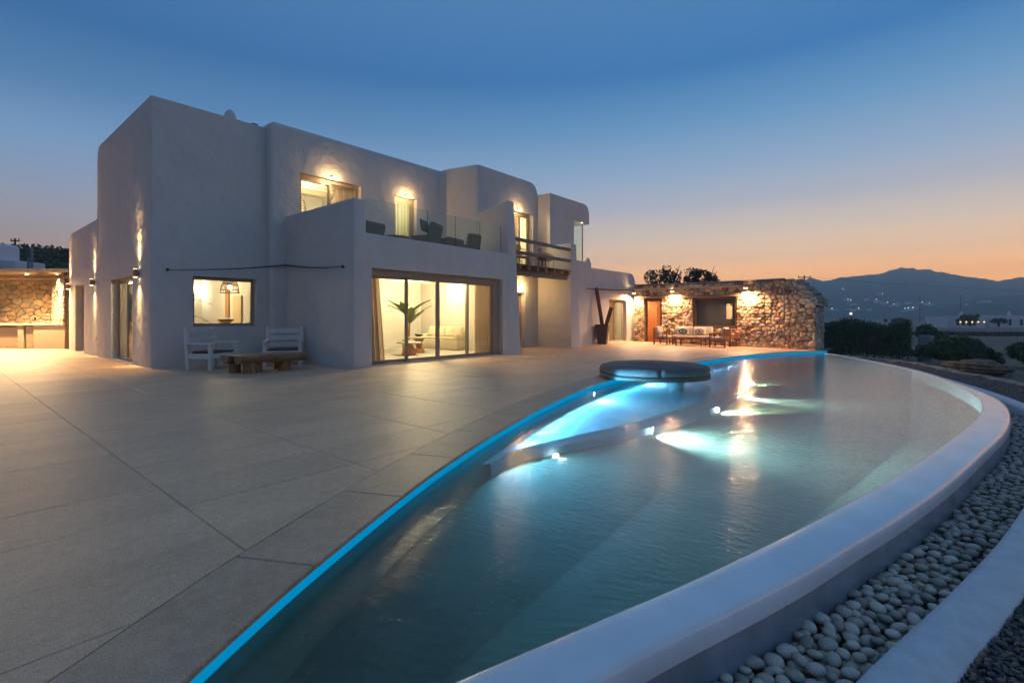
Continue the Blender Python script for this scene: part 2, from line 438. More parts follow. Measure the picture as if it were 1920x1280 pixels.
def ribbon(rows):      # rows: list of (n,3) arrays -> V, F
    n = len(rows[0]); V = np.vstack(rows); F = []
    for i in range(len(rows) - 1):
        for k in range(n - 1): F.append((i * n + k, i * n + k + 1, (i + 1) * n + k + 1, (i + 1) * n + k))
    return V, F
def withz(P, z): return np.c_[P[:, :2], np.full(len(P), z)]
# ================================================================== GROUND, TERRACE, POOL
random.seed(4); rng = np.random.default_rng(4)
WZ = -.11                                    # pool water level
RI = resample(catmull([(-.6, 2.05), (.2, 1.82), (1.37, 1.45), (2.11, 1.21), (2.8, .99), (3.88, .69), (4.77, .47), (5.86, .22), (7.24, -.06), (8.69, -.33),
      (10.01, -.54), (11.45, -.66), (12.92, -.63), (14.94, -.32), (17.4, .34), (19.41, 1.13), (21.53, 2.14), (23.5, 3.25)]), 220)
RO = resample(catmull([(-1.0, 1.75), (.4, 1.42), (1.77, 1.04), (2.27, .89), (2.74, .73), (3.34, .54), (3.97, .37), (4.77, .15), (6.07, -.16), (7.72, -.49),
      (9.2, -.77), (10.53, -.93), (11.97, -1.0), (13.19, -.9), (14.98, -.54), (17.86, .19), (21.3, 1.62), (24.2, 3.25)]), 220)
CP = resample(catmull([(-1.2, 1.3), (-.5, 1.55), (.1, 1.84), (.6, 2.13), (.89, 2.31), (1.38, 2.59), (2.32, 3.07), (3.15, 3.45), (4.39, 3.94), (5.93, 4.47), (7.34, 4.88),
      (8.73, 5.2), (9.91, 5.36), (11.8, 5.5), (13.8, 5.52), (15.68, 5.44), (18.36, 5.18), (21.4, 4.5), (23.45, 3.42), (23.75, 3.2)]), 220)

# --- far ground disc
n = 96
V = [(0, 0, -1.7)] + [(1500 * math.cos(2 * PI * k / n), 1500 * math.sin(2 * PI * k / n), -1.7) for k in range(n)]
o = pydata('ground_plain', V, [(0, 1 + k, 1 + (k + 1) % n) for k in range(n)], M['far_land']); tag(o, kind='structure')

# --- garden ground outside the pool: gravel path, then dry soil
KI = resample(catmull([(-2.5, 1.7), (-1, 1.35), (.6, .88), (2.0, .47), (2.81, .26), (3.28, .13), (3.98, -.07), (5.22, -.39), (6.91, -.75), (8.5, -1.06), (10.2, -1.27),
      (11.8, -1.36), (13.4, -1.2), (15.5, -.78), (18, -.05), (20.5, .95), (22.8, 2.1), (24.6, 3.3)]), 200)
KO = offset(KI, -.27)
ED = resample(catmull([(-9, 2), (-6, -.6), (-3, -2.4), (1, -3.0), (5, -3.5), (9.5, -3.5), (14, -2.75), (17.27, -1.74), (19.67, -.72), (23.04, .66), (25.7, 3.5), (26.6, 4.6)]), 200)
rows = [withz(KO, -.36)]
for f in np.linspace(.08, 1, 12):
    P = KO * (1 - f) + ED * f
    Z = -.36 + .02 * np.sin(P[:, 0] * 2.1) * np.cos(P[:, 1] * 3.3) + f * .05
    rows.append(np.c_[P, Z])
V, F = ribbon(rows)
o = pydata('gravel_path', V, F, M['gravel'], smooth=True); tag(o, kind='structure')
ext = np.vstack([ED, [(28.3, 7.5), (29.3, 13), (29.5, 22)]]); ext = resample(ext, 260)
rows = [withz(ext, -.31)]
def vnoise(P, s): 
    return (np.sin(P[:, 0] * s * 1.3 + 1.7 * np.sin(P[:, 1] * s)) + np.sin(P[:, 1] * s * 1.7 + 2.1 * np.sin(P[:, 0] * s * .7))) * .5
for d in (.25, .7, 1.3, 2, 3, 4.3, 6, 8, 11, 15, 20, 28, 40, 60, 90, 140):
    T = np.gradient(ext, axis=0); T /= np.linalg.norm(T, axis=1)[:, None]
    nrm = np.stack([T[:, 1], -T[:, 0]], 1)
    # smooth the outward direction as it travels away
    for _ in range(30): nrm[1:-1] = (nrm[:-2] + nrm[2:] + nrm[1:-1]) / 3
    nrm /= np.linalg.norm(nrm, axis=1)[:, None]
    P = ext + nrm * d
    Z = -.34 - 1.45 * (d / 140) ** .55 + vnoise(P, .9) * min(.05, .03 * d) + vnoise(P, .25) * min(.12, .01 * d)
    rows.append(np.c_[P, Z])
V, F = ribbon(rows)
o = pydata('garden_soil', V, F, M['soil'], smooth=True); tag(o, kind='structure')
# soil west and north of the terrace
V, F = ribbon([withz(np.array([(-60, y) for y in np.linspace(-5, 90, 20)]), -.5), withz(np.array([(-3.5, y) for y in np.linspace(-5, 90, 20)]), -.12)])
tag(pydata('yard_soil', V, F[::-1], M['soil']), kind='structure')
V, F = ribbon([withz(np.array([(-3.5, y) for y in np.linspace(33, 90, 20)]), -.13), withz(np.array([(40, y) for y in np.linspace(33, 90, 20)]), -.13)])
tag(pydata('back_soil', V, F, M['soil']), kind='structure')

# --- border stones between gravel and soil
border = empty('stone_border', (0, 0, 0), 0, 'line of small pale stones edging the gravel path before the dry soil', 'stone edging')
stone_meshes = []
for k in range(6):
    mb = MB(); t = bmesh.new(); bmesh.ops.create_cube(t, size=1)
    bmesh.ops.bevel(t, geom=t.edges[:], offset=.22, segments=1, affect='EDGES')
    for v in t.verts: v.co += Vector((random.uniform(-.08, .08), random.uniform(-.08, .08), random.uniform(-.08, .08)))
    me = bpy.data.meshes.new('edging_stone'); t.to_mesh(me); t.free(); me.materials.append(M['stoneB']); stone_meshes.append(me); mb.bm.free()
Lc = np.r_[0, np.cumsum(np.linalg.norm(np.diff(ED, axis=0), axis=1))]
s = 19.0; cnt = 0
while s < Lc[-1] - .2 and cnt < 150:
    wd = random.uniform(.16, .36)
    px = np.interp(s + wd / 2, Lc, ED[:, 0]); py = np.interp(s + wd / 2, Lc, ED[:, 1])
    tx = np.interp(s + wd, Lc, ED[:, 0]) - px; ty = np.interp(s + wd, Lc, ED[:, 1]) - py
    o = link_mesh('edging_stone', random.choice(stone_meshes), None, border, (px + random.uniform(-.03, .03), py + random.uniform(-.05, .05), -.30), (random.uniform(-.1, .1), random.uniform(-.1, .1), math.atan2(ty, tx) + random.uniform(-.15, .15)))
    o.scale = (wd, random.uniform(.16, .28), random.uniform(.08, .14)); s += wd * 1.02; cnt += 1

# --- terrace slabs
def ycop(X): return np.interp(X, CPin[:, 0], CPin[:, 1])
CPin = offset(CP, .48)
terr = empty('terrace', (0, 0, 0), 0); terr['kind'] = 'structure'
TZ = 0.0
# joint bed under the slabs
CB = offset(CP, .03)
bed = MB()
ys = CB[CB[:, 0] > -4]
top = [(x_, y_, -.035) for x_, y_ in ys] + [(26.4, 3.3, -.035), (28, 14, -.035), (28, 34, -.035), (-3.5, 34, -.035), (-3.5, ys[0][1], -.035)]
top = [p for p in top]
bed.raw(top, [tuple(range(len(top)))])
o = bed.build('slab_bed', M['base'], terr)
def in_house(cx, cy):
    if 4.3 < cx < 30 and cy > 16.3: return True
    if 7.9 < cx < 13.4 and cy > 12.3: return True
    if 19 < cx and cy > 13.9: return True
    if 14.8 < cx and cy > 14.8: return True
    return False
slabs = []
dx, dy = 1.372, .692
for i in range(-4, 20):
    x0 = 1.197 + dx * i; x1 = x0 + dx
    for j in range(-3, 45):
        y0 = 3.385 + dy * j; y1 = y0 + dy
        if x0 > 3.9 and y0 > 15.6 and y0 < 28.2: continue
        if x0 < -3.4 or y1 > 33.5 or (x0 > 4.0 and y0 > 28): continue
        if in_house((x0 + x1) / 2, (y0 + y1) / 2): continue
        g_ = .0022
        a0, a1, b0, b1 = x0 + g_, x1 - g_, y0 + g_, y1 - g_
        # limit by the stone hut wall line
        wl = 23.84 + (min(y1, 12.9) - 3.62) / 9.26 * 2.25
        if y0 < 12.9 and x0 > wl - .02: continue
        if y0 < 12.9 and x1 > wl + .12: a1 = min(a1, wl + .12)
        if a1 - a0 < .05: continue
        xs = np.linspace(a0, a1, 33); yb = np.maximum(ycop(xs), b0)
        if xs[0] < CPin[0, 0]: yb = np.maximum(yb, b0)
        if (yb >= b1 - .01).all(): continue
        yb = np.minimum(yb, b1 - .001)
        if (yb <= b0 + 1e-4).all(): poly = [(a0, b0), (a1, b0), (a1, b1), (a0, b1)]
        else:
            poly = [(x_, y_) for x_, y_ in zip(xs, yb)] + [(a1, b1), (a0, b1)]
            keep = [poly[0]]
            for p in poly[1:]:
                if math.hypot(p[0] - keep[-1][0], p[1] - keep[-1][1]) > .004: keep.append(p)
            poly = keep
            if len(poly) < 3: continue
        d = math.hypot((a0 + a1) / 2, (b0 + b1) / 2)
        slabs.append((d, poly))
slabs.sort(key=lambda s_: s_[0])
def slab_geo(mb, poly, dz=0., ox=0, oy=0):
    n_ = len(poly); cx = sum(p[0] for p in poly) / n_; cy = sum(p[1] for p in poly) / n_
    V = []; e = .004
    for z_, sh in ((-.03, 0), (-.003, 0), (0, e)):
        for p in poly:
            ddx = cx - p[0]; ddy = cy - p[1]; l = math.hypot(ddx, ddy) or 1
            V.append((p[0] + ddx / l * sh - ox, p[1] + ddy / l * sh - oy, TZ + z_ + dz))
    F = [tuple(range(2 * n_, 3 * n_))]
    for r_ in range(2):
        for k in range(n_):
            k2 = (k + 1) % n_; F.append((r_ * n_ + k, r_ * n_ + k2, (r_ + 1) * n_ + k2, (r_ + 1) * n_ + k))
    mb.raw(V, F)
for k, (d, poly) in enumerate(slabs[:296]):
    mb = MB(); slab_geo(mb, poly, random.uniform(-.0015, .0015))
    mb.build('slab', M['slab'], terr)
mb = MB()
for d, poly in slabs[296:]: slab_geo(mb, poly, random.uniform(-.0015, .0015))
o = mb.build('far_slab', M['slab'], terr); o['kind'] = 'stuff'

# --- coping blocks
CPo = offset(CP, -.015)
Lp = np.r_[0, np.cumsum(np.linalg.norm(np.diff(CP, axis=0), axis=1))]
cin = resample(np.array(CPin), len(CP))
s0 = Lp[np.argmin(abs(CP[:, 0] - 1.40))] - 3 * 1.07
s = s0
def along(P, L_, s_): return (np.interp(s_, L_, P[:, 0]), np.interp(s_, L_, P[:, 1]))
while s < Lp[-1] - .1:
    e0 = max(s, 0) + .003; e1 = min(s + 1.07, Lp[-1]) - .003
    if e1 - e0 > .1:
        ts = np.linspace(e0, e1, 6)
        out = [along(CPo, Lp, t) for t in ts]; inn = [along(CPin, Lp, t) for t in ts]
        inn = [(a[0] + (b[0] - a[0]) * .992, a[1] + (b[1] - a[1]) * .992) for a, b in zip(out, inn)]
        poly = out + inn[::-1]
        mb = MB(); n_ = len(poly); e = .006
        cx = sum(p[0] for p in poly) / n_; cy = sum(p[1] for p in poly) / n_
        V = []
        for z_, sh in ((-.028, 0), (-.006, 0), (0, e)):
            for p in poly:
                ddx = cx - p[0]; ddy = cy - p[1]; l = math.hypot(ddx, ddy)
                V.append((p[0] + ddx / l * sh, p[1] + ddy / l * sh, z_))
        F = [tuple(range(2 * n_, 3 * n_)), tuple(range(n_))[::-1]]
        for r_ in range(2):
            for k in range(n_):
                k2 = (k + 1) % n_; F.append((r_ * n_ + k, r_ * n_ + k2, (r_ + 1) * n_ + k2, (r_ + 1) * n_ + k))
        mb.raw(V, F).build('coping_block', M['coping'], terr)
    s += 1.07

# --- pool: one thing of shell, rim, lit band, shelf; the water is its own setting piece
pool = empty('pool', (0, 0, 0), 0); pool['kind'] = 'structure'
FZ = -.50
WL = offset(CP, .02)
V, F = ribbon([withz(WL, -.028), withz(WL, -.114)]); o = pydata('blue_light_strip', V, F, M['led'], pool)  # wall band under the coping, its blue lighting painted as emission
V, F = ribbon([withz(WL, -.114), withz(WL, FZ)]); pydata('terrace_side_wall', V, F, M['pool_floor'], pool)
V, F = ribbon([withz(RI, WZ), withz(RI + 0, -.36)]); pydata('rim_side_wall', V, F[::-1], M['pool_white'], pool)
V, F = ribbon([withz(WL, FZ), withz((WL + RI) / 2, FZ - .02), withz(WL * .12 + RI * .88, -.44), withz(RI, -.36)]); pydata('pool_floor', V, F, M['pool_floor'], pool)
# rounded overflow rim
def lerp(f): return RI * (1 - f) + RO * f
rows = [withz(RI, WZ - .03)]
for f, z_ in ((0.0, WZ + .002), (.04, WZ + .006), (.25, WZ + .006), (.5, WZ + .001), (.72, WZ - .008), (.86, WZ - .018), (.93, WZ - .030), (.975, WZ - .055), (1.0, WZ - .10), (.99, WZ - .15)):
    rows.append(withz(lerp(f), z_))
V, F = ribbon(rows); o = pydata('overflow_rim', V, F, M['rim'], pool, smooth=True)
rows = [withz(lerp(.985), WZ - .148), withz(lerp(.97), -.33), withz(lerp(.97), -.62)]
V, F = ribbon(rows); pydata('outer_wall', V, F, M['wet_wall'], pool, smooth=True)
# shallow shelf
SH = resample(catmull([(4.2, 3.86), (4.95, 3.98), (6.0, 3.72), (6.95, 3.48), (8.3, 3.25), (9.85, 3.19), (12.25, 3.36), (15.02, 3.85), (17.4, 4.5), (19.3, 5.08)]), 90)
SB = np.stack([np.interp(np.linspace(3.98, 19.3, 90), WL[:, 0], WL[:, 0]), np.interp(np.linspace(3.98, 19.3, 90), WL[:, 0], WL[:, 1])], 1)
SB = np.c_[np.linspace(3.98, 19.3, 90), np.interp(np.linspace(3.98, 19.3, 90), WL[:, 0], WL[:, 1]) - .004]
rows = [withz(SB, -.28)] + [withz(SB * (1 - f) + SH * f, -.28 - .05 * f) for f in (.5, .85)] + [withz(SH, -.39), withz(SH, FZ)]
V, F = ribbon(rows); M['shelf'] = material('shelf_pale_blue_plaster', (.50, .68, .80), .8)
pydata('shallow_shelf', V, F, M['shelf'], pool, smooth=False)
# water
V, F = ribbon([withz(WL, WZ)] + [withz(WL * (1 - f) + RI * f, WZ) for f in (.25, .5, .75)] + [withz(RI * 1.0, WZ)])
tag(pydata('pool_water', V, F, M['water']), kind='structure')

# pool lamps, one added for the far rim: lens parts plus real light
def pool_lamp(loc, target, power, col=(.75, .92, 1), ang=110, r=.07):
    l = Vector(loc); d = (Vector(target) - l).normalized()
    mb = MB(); mb.tube(l - d * .01, l + d * .015, r, n=16); mb.build('pool_lamp', M['pool_lens'], pool)
    spot('pool_lamp_light', l + d * .05, target, power, ang, col, .9, 0)
pool_lamp((7.35, 3.33, -.42), (8.4, .6, -1.0), 3800, (.34, .80, 1), 130, .06)
pool_lamp((9.8, 3.13, -.42), (13, 1.6, -1.6), 5200, (.42, 1, .68), 58, .06)
pool_lamp((14.4, 3.66, -.42), (18, 2.9, -1.6), 3800, (.42, 1, .64), 56, .06)
pool_lamp((5.4, 3.80, -.5), (5.2, 1.2, -.7), 160, (.4, .8, 1), 130, .05)
pool_lamp((12.2, 3.36, -.42), (12.4, -.6, -.9), 2600, (.5, .95, 1), 80, .05)  # added lamp, put in to light the far rim wall cyan
BL = (.22, .60, 1)
pool_lamp((8.5, 5.06, -.16), (9.2, 3.0, -.36), 420, BL, 165, .05)
pool_lamp((11.4, 5.42, -.16), (11.6, 3.4, -.36), 420, BL, 165, .05)

for k in range(29):        # unseen spots added under the coping to throw blue light over the shelf
    x_ = 4.6 + k * .5; i_ = int(np.argmin(abs(WL[:, 0] - x_))); q = WL[i_]
    spot('light_strip_light', (q[0] + .05, q[1] - .10, -.13), (q[0] + .3, q[1] - 2.4, -.34), 80, 176, (.10, .50, 1), .4, 0)

# --- kerb, trough bed, thin water, pebbles
rows = [withz(KI, -.62), withz(KI, -.36)]
for f in (.08, .22, .45, .65, .85, .96, 1.0):
    P = KI * (1 - f) + KO * f; rows.append(withz(P, -.36 + .075 * math.sin(PI * min(1, .12 + f * .82)) ** .6))
rows.append(withz(KO, -.45))
V, F = ribbon(rows); tag(pydata('trough_kerb', V, F, M['kerb'], smooth=True), kind='structure')
TW = RO * .97 + RI * .03
trough = empty('pebble_trough', (0, 0, 0), 0); trough['kind'] = 'structure'
kr = resample(KI, 220)
V, F = ribbon([withz(TW, -.56), withz(kr, -.56)]); pydata('trough_bed', V, F, M['base'], trough)
V, F = ribbon([withz(TW, -.494), withz(kr, -.494)]); pydata('trough_water', V, F, M['trough_water'], trough)
pebs = []
pm = []
for k in range(8):
    t = bmesh.new(); bmesh.ops.create_icosphere(t, subdivisions=2, radius=1)
    a_, b_, c_ = random.uniform(.85, 1.25), random.uniform(.75, 1), random.uniform(.5, .66)
    for v in t.verts:
        q = 1 + .06 * math.sin(v.co.x * 2 + k) + .05 * math.sin(v.co.y * 3 + 2 * k)
        v.co = Vector((v.co.x * a_ * q, v.co.y * b_ * q, v.co.z * c_))
    me = bpy.data.meshes.new('pebble'); t.to_mesh(me); t.free()
    me.polygons.foreach_set('use_smooth', [True] * len(me.polygons)); me.materials.append(M['pebble']); pm.append(me)
# scatter with rejection along the trough
def across(s_, f): 
    i = s_ * (len(TW) - 1); i0 = int(i); fr = i - i0; i1 = min(i0 + 1, len(TW) - 1)
    a = TW[i0] * (1 - fr) + TW[i1] * fr
    # nearest kerb point
    j = np.argmin(((kr - a) ** 2).sum(1)); b = kr[j]
    return a * (1 - f) + b * f
grid = {}
def try_add(p, r):
    c = (int(p[0] / .12), int(p[1] / .12))
    for gx in range(c[0] - 1, c[0] + 2):
        for gy in range(c[1] - 1, c[1] + 2):
            for q in grid.get((gx, gy), ()):
                if abs(q[3] - p[2]) < .03 and (q[0] - p[0]) ** 2 + (q[1] - p[1]) ** 2 < ((q[2] + r) * .80) ** 2: return False
    grid.setdefault(c, []).append((p[0], p[1], r, p[2])); return True
for layer, zz, tries in ((0, -.490, 30000), (1, -.450, 12000)):
    for _ in range(tries):
        s_ = random.random() ** 1.25 * .78 + .06; f = random.uniform(.04, .97)
        q = across(s_, f); 
        if q[0] < 1.2: continue
        if layer and (q[0] > 13 or q[0] > 8 and random.random() < .6 or f > .75 and random.random() < .7): continue
        if layer == 0 and f > .74 and q[0] > 3.6 and random.random() < .6: continue
        r = random.uniform(.028, .055)
        if try_add((q[0], q[1], zz), r):
            pebs.append((math.hypot(q[0], q[1]), q[0], q[1], zz + random.uniform(-.008, .008), r))
vis = [p for p in pebs if p[1] > 2.3]
vis.sort()
for k, (d, px, py, pz, r) in enumerate(vis[:298]):
    o = link_mesh('pebble', random.choice(pm), None, trough, (px, py, pz), (random.uniform(-.3, .3), random.uniform(-.3, .3), random.uniform(0, 6.28)))
    o.scale = (r, r, r)
base = [(np.array([v.co[:] for v in m_.vertices]), np.array([p.vertices[:] for p in m_.polygons])) for m_ in pm]
VV = []; FF = []; off = 0
for d, px, py, pz, r in vis[298:]:
    bv, bf = random.choice(base); a = random.uniform(0, 6.28); ca, sa = math.cos(a), math.sin(a)
    v = bv * r; v = np.c_[v[:, 0] * ca - v[:, 1] * sa + px, v[:, 0] * sa + v[:, 1] * ca + py, v[:, 2] + pz]
    VV.append(v); FF.append(bf + off); off += len(v)
if VV: fast_mesh('pebbles_beyond', np.vstack(VV), np.vstack(FF), M['pebble'], trough, 'stuff', True)

# --- gravel chips over the path
cube = np.array([(-1, -1, -1), (1, -1, -1), (1, 1, -1), (-1, 1, -1), (-.6, -.7, 1), (.8, -.5, 1), (.5, .8, 1), (-.8, .5, 1)], float)
cf = np.array([(0, 3, 2, 1), (4, 5, 6, 7), (0, 1, 5, 4), (1, 2, 6, 5), (2, 3, 7, 6), (3, 0, 4, 7)])
def chips(name, P, smin, smax, mat):
    n_ = len(P); S = rng.uniform(smin, smax, (n_, 3)) * np.array([1, .75, .5]); a = rng.uniform(0, 6.28, n_); tl = rng.uniform(-.6, .6, n_)
    v = cube[None] * (1 + rng.uniform(-.25, .25, (n_, 8, 3))) * S[:, None]
    ct, st = np.cos(tl)[:, None], np.sin(tl)[:, None]
    X_, Z_ = v[..., 0] * ct - v[..., 2] * st, v[..., 0] * st + v[..., 2] * ct
    ca, sa = np.cos(a)[:, None], np.sin(a)[:, None]
    v = np.stack([X_ * ca - v[..., 1] * sa, X_ * sa + v[..., 1] * ca, Z_], -1) + P[:, None]
    F = (cf[None] + (np.arange(n_) * 8)[:, None, None]).reshape(-1, 4)
    return fast_mesh(name, v.reshape(-1, 3), F, mat, None, 'stuff')
def path_pts(n_, smax, p=1.):
    s_ = rng.random(n_) ** p; i = (.10 + s_ * smax) * (len(KO) - 1); i0 = i.astype(int); i1 = np.minimum(i0 + 1, len(KO) - 1); fr = (i - i0)[:, None]
    a = KO[i0] * (1 - fr) + KO[i1] * fr; b = ED[i0] * (1 - fr) + ED[i1] * fr
    f = rng.random(n_)[:, None] ** 1.3
    P = a * (1 - f) + b * f
    return np.c_[P, -.36 + .02 * np.sin(P[:, 0] * 2.1) * np.cos(P[:, 1] * 3.3) + f[:, 0] * .05 + rng.uniform(0, .016, n_)]
P = path_pts(90000, .9, 1.0); dd = np.hypot(P[:, 0], P[:, 1])
near = P[(dd < 7)]
chips('gravel_chips', near, .007, .017, M['chip'])
far = P[(dd >= 7) & (P[:, 0] > 5)]
chips('gravel_chips_far', far[:26000], .012, .026, M['chip'])
# ================================================================== THE VILLA
villa = empty('villa', (4, 16, 0), 0, 'white two storey island villa with rounded parapets and lit windows beside the pool', 'house')
VO = Vector((4, 16, 0))
def vpart(o):      # built in world coordinates, kept in place under the villa empty
    o.parent = villa; o.matrix_parent_inverse = Matrix.Translation(-VO); return o

def block(poly, z0, z1, bev=None, top=None):
    """bev: list of (predicate(edge midpoint, is_vertical), radius)"""
    t = bmesh.new(); n_ = len(poly); tp = top or poly
    a = [t.verts.new((p[0], p[1], z0)) for p in poly]; b = [t.verts.new((p[0], p[1], z1)) for p in tp]
    t.faces.new(a[::-1]); t.faces.new(b)
    for i in range(n_): t.faces.new((a[i], a[(i + 1) % n_], b[(i + 1) % n_], b[i]))
    bmesh.ops.recalc_face_normals(t, faces=t.faces[:])
    for pred, r_ in (bev or []):
        es = [e for e in t.edges if pred((e.verts[0].co + e.verts[1].co) / 2, abs((e.verts[0].co - e.verts[1].co).z) > .3 * (e.verts[0].co - e.verts[1].co).length)]
        if es: bmesh.ops.bevel(t, geom=es, offset=r_, segments=6, profile=.5, affect='EDGES', clamp_overlap=True)
    return t
def cutbox(a, b):
    t = bmesh.new(); bmesh.ops.create_cube(t, size=1)
    for v in t.verts: v.co = Vector([(a[i] + b[i]) / 2 + v.co[i] * (b[i] - a[i]) for i in range(3)])
    return t, a, b
CUTS = []
def cut(a, b): CUTS.append((a, b))
def finish(bm, name, mat, extra=()):
    me = bpy.data.meshes.new(name); bm.to_mesh(me); bm.free(); me.materials.append(mat)
    o = bpy.data.objects.new(name, me); C.objects.link(o)
    lo = [min(v.co[i] for v in me.vertices) for i in range(3)]; hi = [max(v.co[i] for v in me.vertices) for i in range(3)]
    tmp = []
    for a, b in list(CUTS) + list(extra):
        if all(a[i] < hi[i] and b[i] > lo[i] for i in range(3)):
            t, _, _ = cutbox(a, b); cm = bpy.data.meshes.new('c'); t.to_mesh(cm); t.free(); cm.materials.append(mat)
            co = bpy.data.objects.new('c', cm); C.objects.link(co); tmp.append(co)
            md = o.modifiers.new('b', 'BOOLEAN'); md.operation = 'DIFFERENCE'; md.solver = 'EXACT'; md.object = co
    if tmp:
        dg = bpy.context.evaluated_depsgraph_get(); dg.update()
        nm = bpy.data.meshes.new_from_object(o.evaluated_get(dg), depsgraph=dg)
        o.modifiers.clear(); o.data = nm
        for c_ in tmp:
            cm = c_.data; bpy.data.objects.remove(c_); bpy.data.meshes.remove(cm)
    # smooth only the rounded edges
    me = o.data
    me.polygons.foreach_set('use_smooth', [True] * len(me.polygons))
    bm2 = bmesh.new(); bm2.from_mesh(me)
    for e in bm2.edges:
        e.smooth = not (len(e.link_faces) != 2 or e.calc_face_angle(0) > R(32))
    bm2.to_mesh(me); bm2.free()
    return vpart(o)

# rooms (cut out of the solid blocks) and openings
ROOM = {}
cut((7.75, 11.98, .04), (13.42, 14.27, 2.98))            # living, front part
cut((13.41, 12.75, .04), (13.74, 14.268, 2.98))
cut((13.735, 13.55, .04), (14.02, 14.266, 2.98))
cut((7.75, 14.262, .04), (14.8, 18.0, 2.98))             # living, rear part
cut((7.89, 11.2, .045), (13.34, 12.1, 2.71))             # living sliding doors
cut((4.12, 16.08, .04), (7.0, 21.8, 2.95))               # dining
cut((4.85, 15.4, 1.09), (6.56, 16.2, 2.52))              # dining window
cut((3.4, 17.57, .02), (4.3, 20.13, 2.56))               # dining side door
cut((4.12, 22.4, .04), (8.2, 26.9, 2.95))                # rear room
cut((3.4, 24.30, .02), (4.3, 25.95, 2.60))               # rear room door
cut((7.25, 15.78, 3.46), (10.8, 19.6, 6.35))             # bedroom
cut((7.77, 15.1, 3.46), (10.02, 15.9, 6.02))             # bedroom window door
cut((11.05, 15.78, 3.46), (13.9, 18.6, 6.35))            # second upper room
cut((11.48, 15.1, 3.46), (12.52, 15.9, 5.98))            # its door
cut((15.4, 14.3, 3.42), (18.2, 17.6, 6.6))               # balcony room
cut((16.66, 13.6, 3.42), (18.08, 14.5, 6.06))            # balcony door
cut((15.3, 14.3, .04), (18.2, 17.0, 2.9))                # room behind the small lower door
cut((16.25, 13.6, .02), (17.50, 14.5, 2.48))
cut((20.44, 12.9, 4.16), (22.6, 17.2, 6.08))             # corner window room
cut((21.9, 13.38, .04), (26.3, 17.4, 2.85))              # end room
cut((23.55, 12.7, .02), (25.55, 13.6, 2.32))             # end room door

near = lambda a, b, e=.05: abs(a - b) < e
P = M['plaster']
b = block([(3.85, 15.8), (6.86, 15.8), (6.86, 22.2), (3.85, 22.2)], -.3, 7.27,
          [(lambda m, v: (not v) and m.z > 7.2 and near(m.y, 22.2, .3), .42), (lambda m, v: (not v) and m.z > 7.2 and (near(m.x, 3.85) or near(m.y, 15.8)), .16),
           (lambda m, v: v and near(m.x, 3.85, .2) and near(m.y, 15.8, .2), .05)], top=[(3.87, 15.84), (6.86, 15.84), (6.86, 22.15), (3.87, 22.15)])
finish(b, 'wall', P)
b = block([(3.852, 22.0), (10, 22.0), (10, 27.3), (3.852, 27.3)], -.3, 4.78,
          [(lambda m, v: (not v) and m.z > 4.7 and near(m.y, 27.3, .3), .55), (lambda m, v: (not v) and m.z > 4.7 and near(m.x, 3.85, .1), .12)])
finish(b, 'wall', P)
b = block([(6.86, 15.5), (14.1, 15.5), (14.1, 22), (6.86, 22)], -.3, 7.46,
          [(lambda m, v: (not v) and m.z > 7.4 and (near(m.y, 15.5) or near(m.x, 6.86)), .20), (lambda m, v: v and near(m.x, 6.86, .3) and near(m.y, 15.5, .3), .12)])
finish(b, 'wall', P)
b = block([(14.46, 14.0), (18.45, 14.0), (18.45, 21), (14.1, 21), (14.1, 15.5)], -.3, 7.56,
          [(lambda m, v: (not v) and m.z > 7.5 and near(m.x, 18.45), .62), (lambda m, v: (not v) and m.z > 7.5 and (near(m.y, 14.0, .3) or m.x < 14.6), .14),
           (lambda m, v: v and near(m.x, 14.46, .2) and near(m.y, 14.0, .2), .10)])
finish(b, 'wall', P)
b = block([(18.45, 13.3), (21.85, 13.3), (21.85, 19.5), (18.45, 19.5)], 3.5, 7.06,
          [(lambda m, v: (not v) and m.z > 7.0 and near(m.x, 21.85), .5), (lambda m, v: (not v) and m.z > 7.0 and (near(m.y, 13.3) or near(m.x, 18.45)), .12)])
finish(b, 'wall', P)
# lower body of that block, narrower
b = block([(18.46, 13.3), (21.3, 13.3), (21.3, 19.4), (18.46, 19.4)], -.3, 3.49)
finish(b, 'wall', P)
b = block([(18.7, 13.1), (26.6, 13.1), (26.6, 20), (18.7, 20)], -.3, 3.87,
          [(lambda m, v: (not v) and m.z > 3.8 and near(m.x, 26.6), .6), (lambda m, v: (not v) and m.z > 3.8 and near(m.y, 13.1), .10)])
finish(b, 'wall', P)
finish(block([(18.7, 13.09), (21.7, 13.09), (21.7, 14.2), (18.7, 14.2)], 3.6, 4.11, [(lambda m, v: (not v) and m.z > 4.0, .04)]), 'parapet', P)
# pier and low side wall at the right end of the balcony
b = block([(18.45, 12.13), (19.2, 12.13), (19.0, 13.31), (18.45, 13.31)], -.3, 4.64,
          [(lambda m, v: (not v) and m.z > 4.6, .04)], top=[(18.45, 12.16), (18.86, 12.16), (18.8, 13.31), (18.45, 13.31)])
finish(b, 'pier', P)
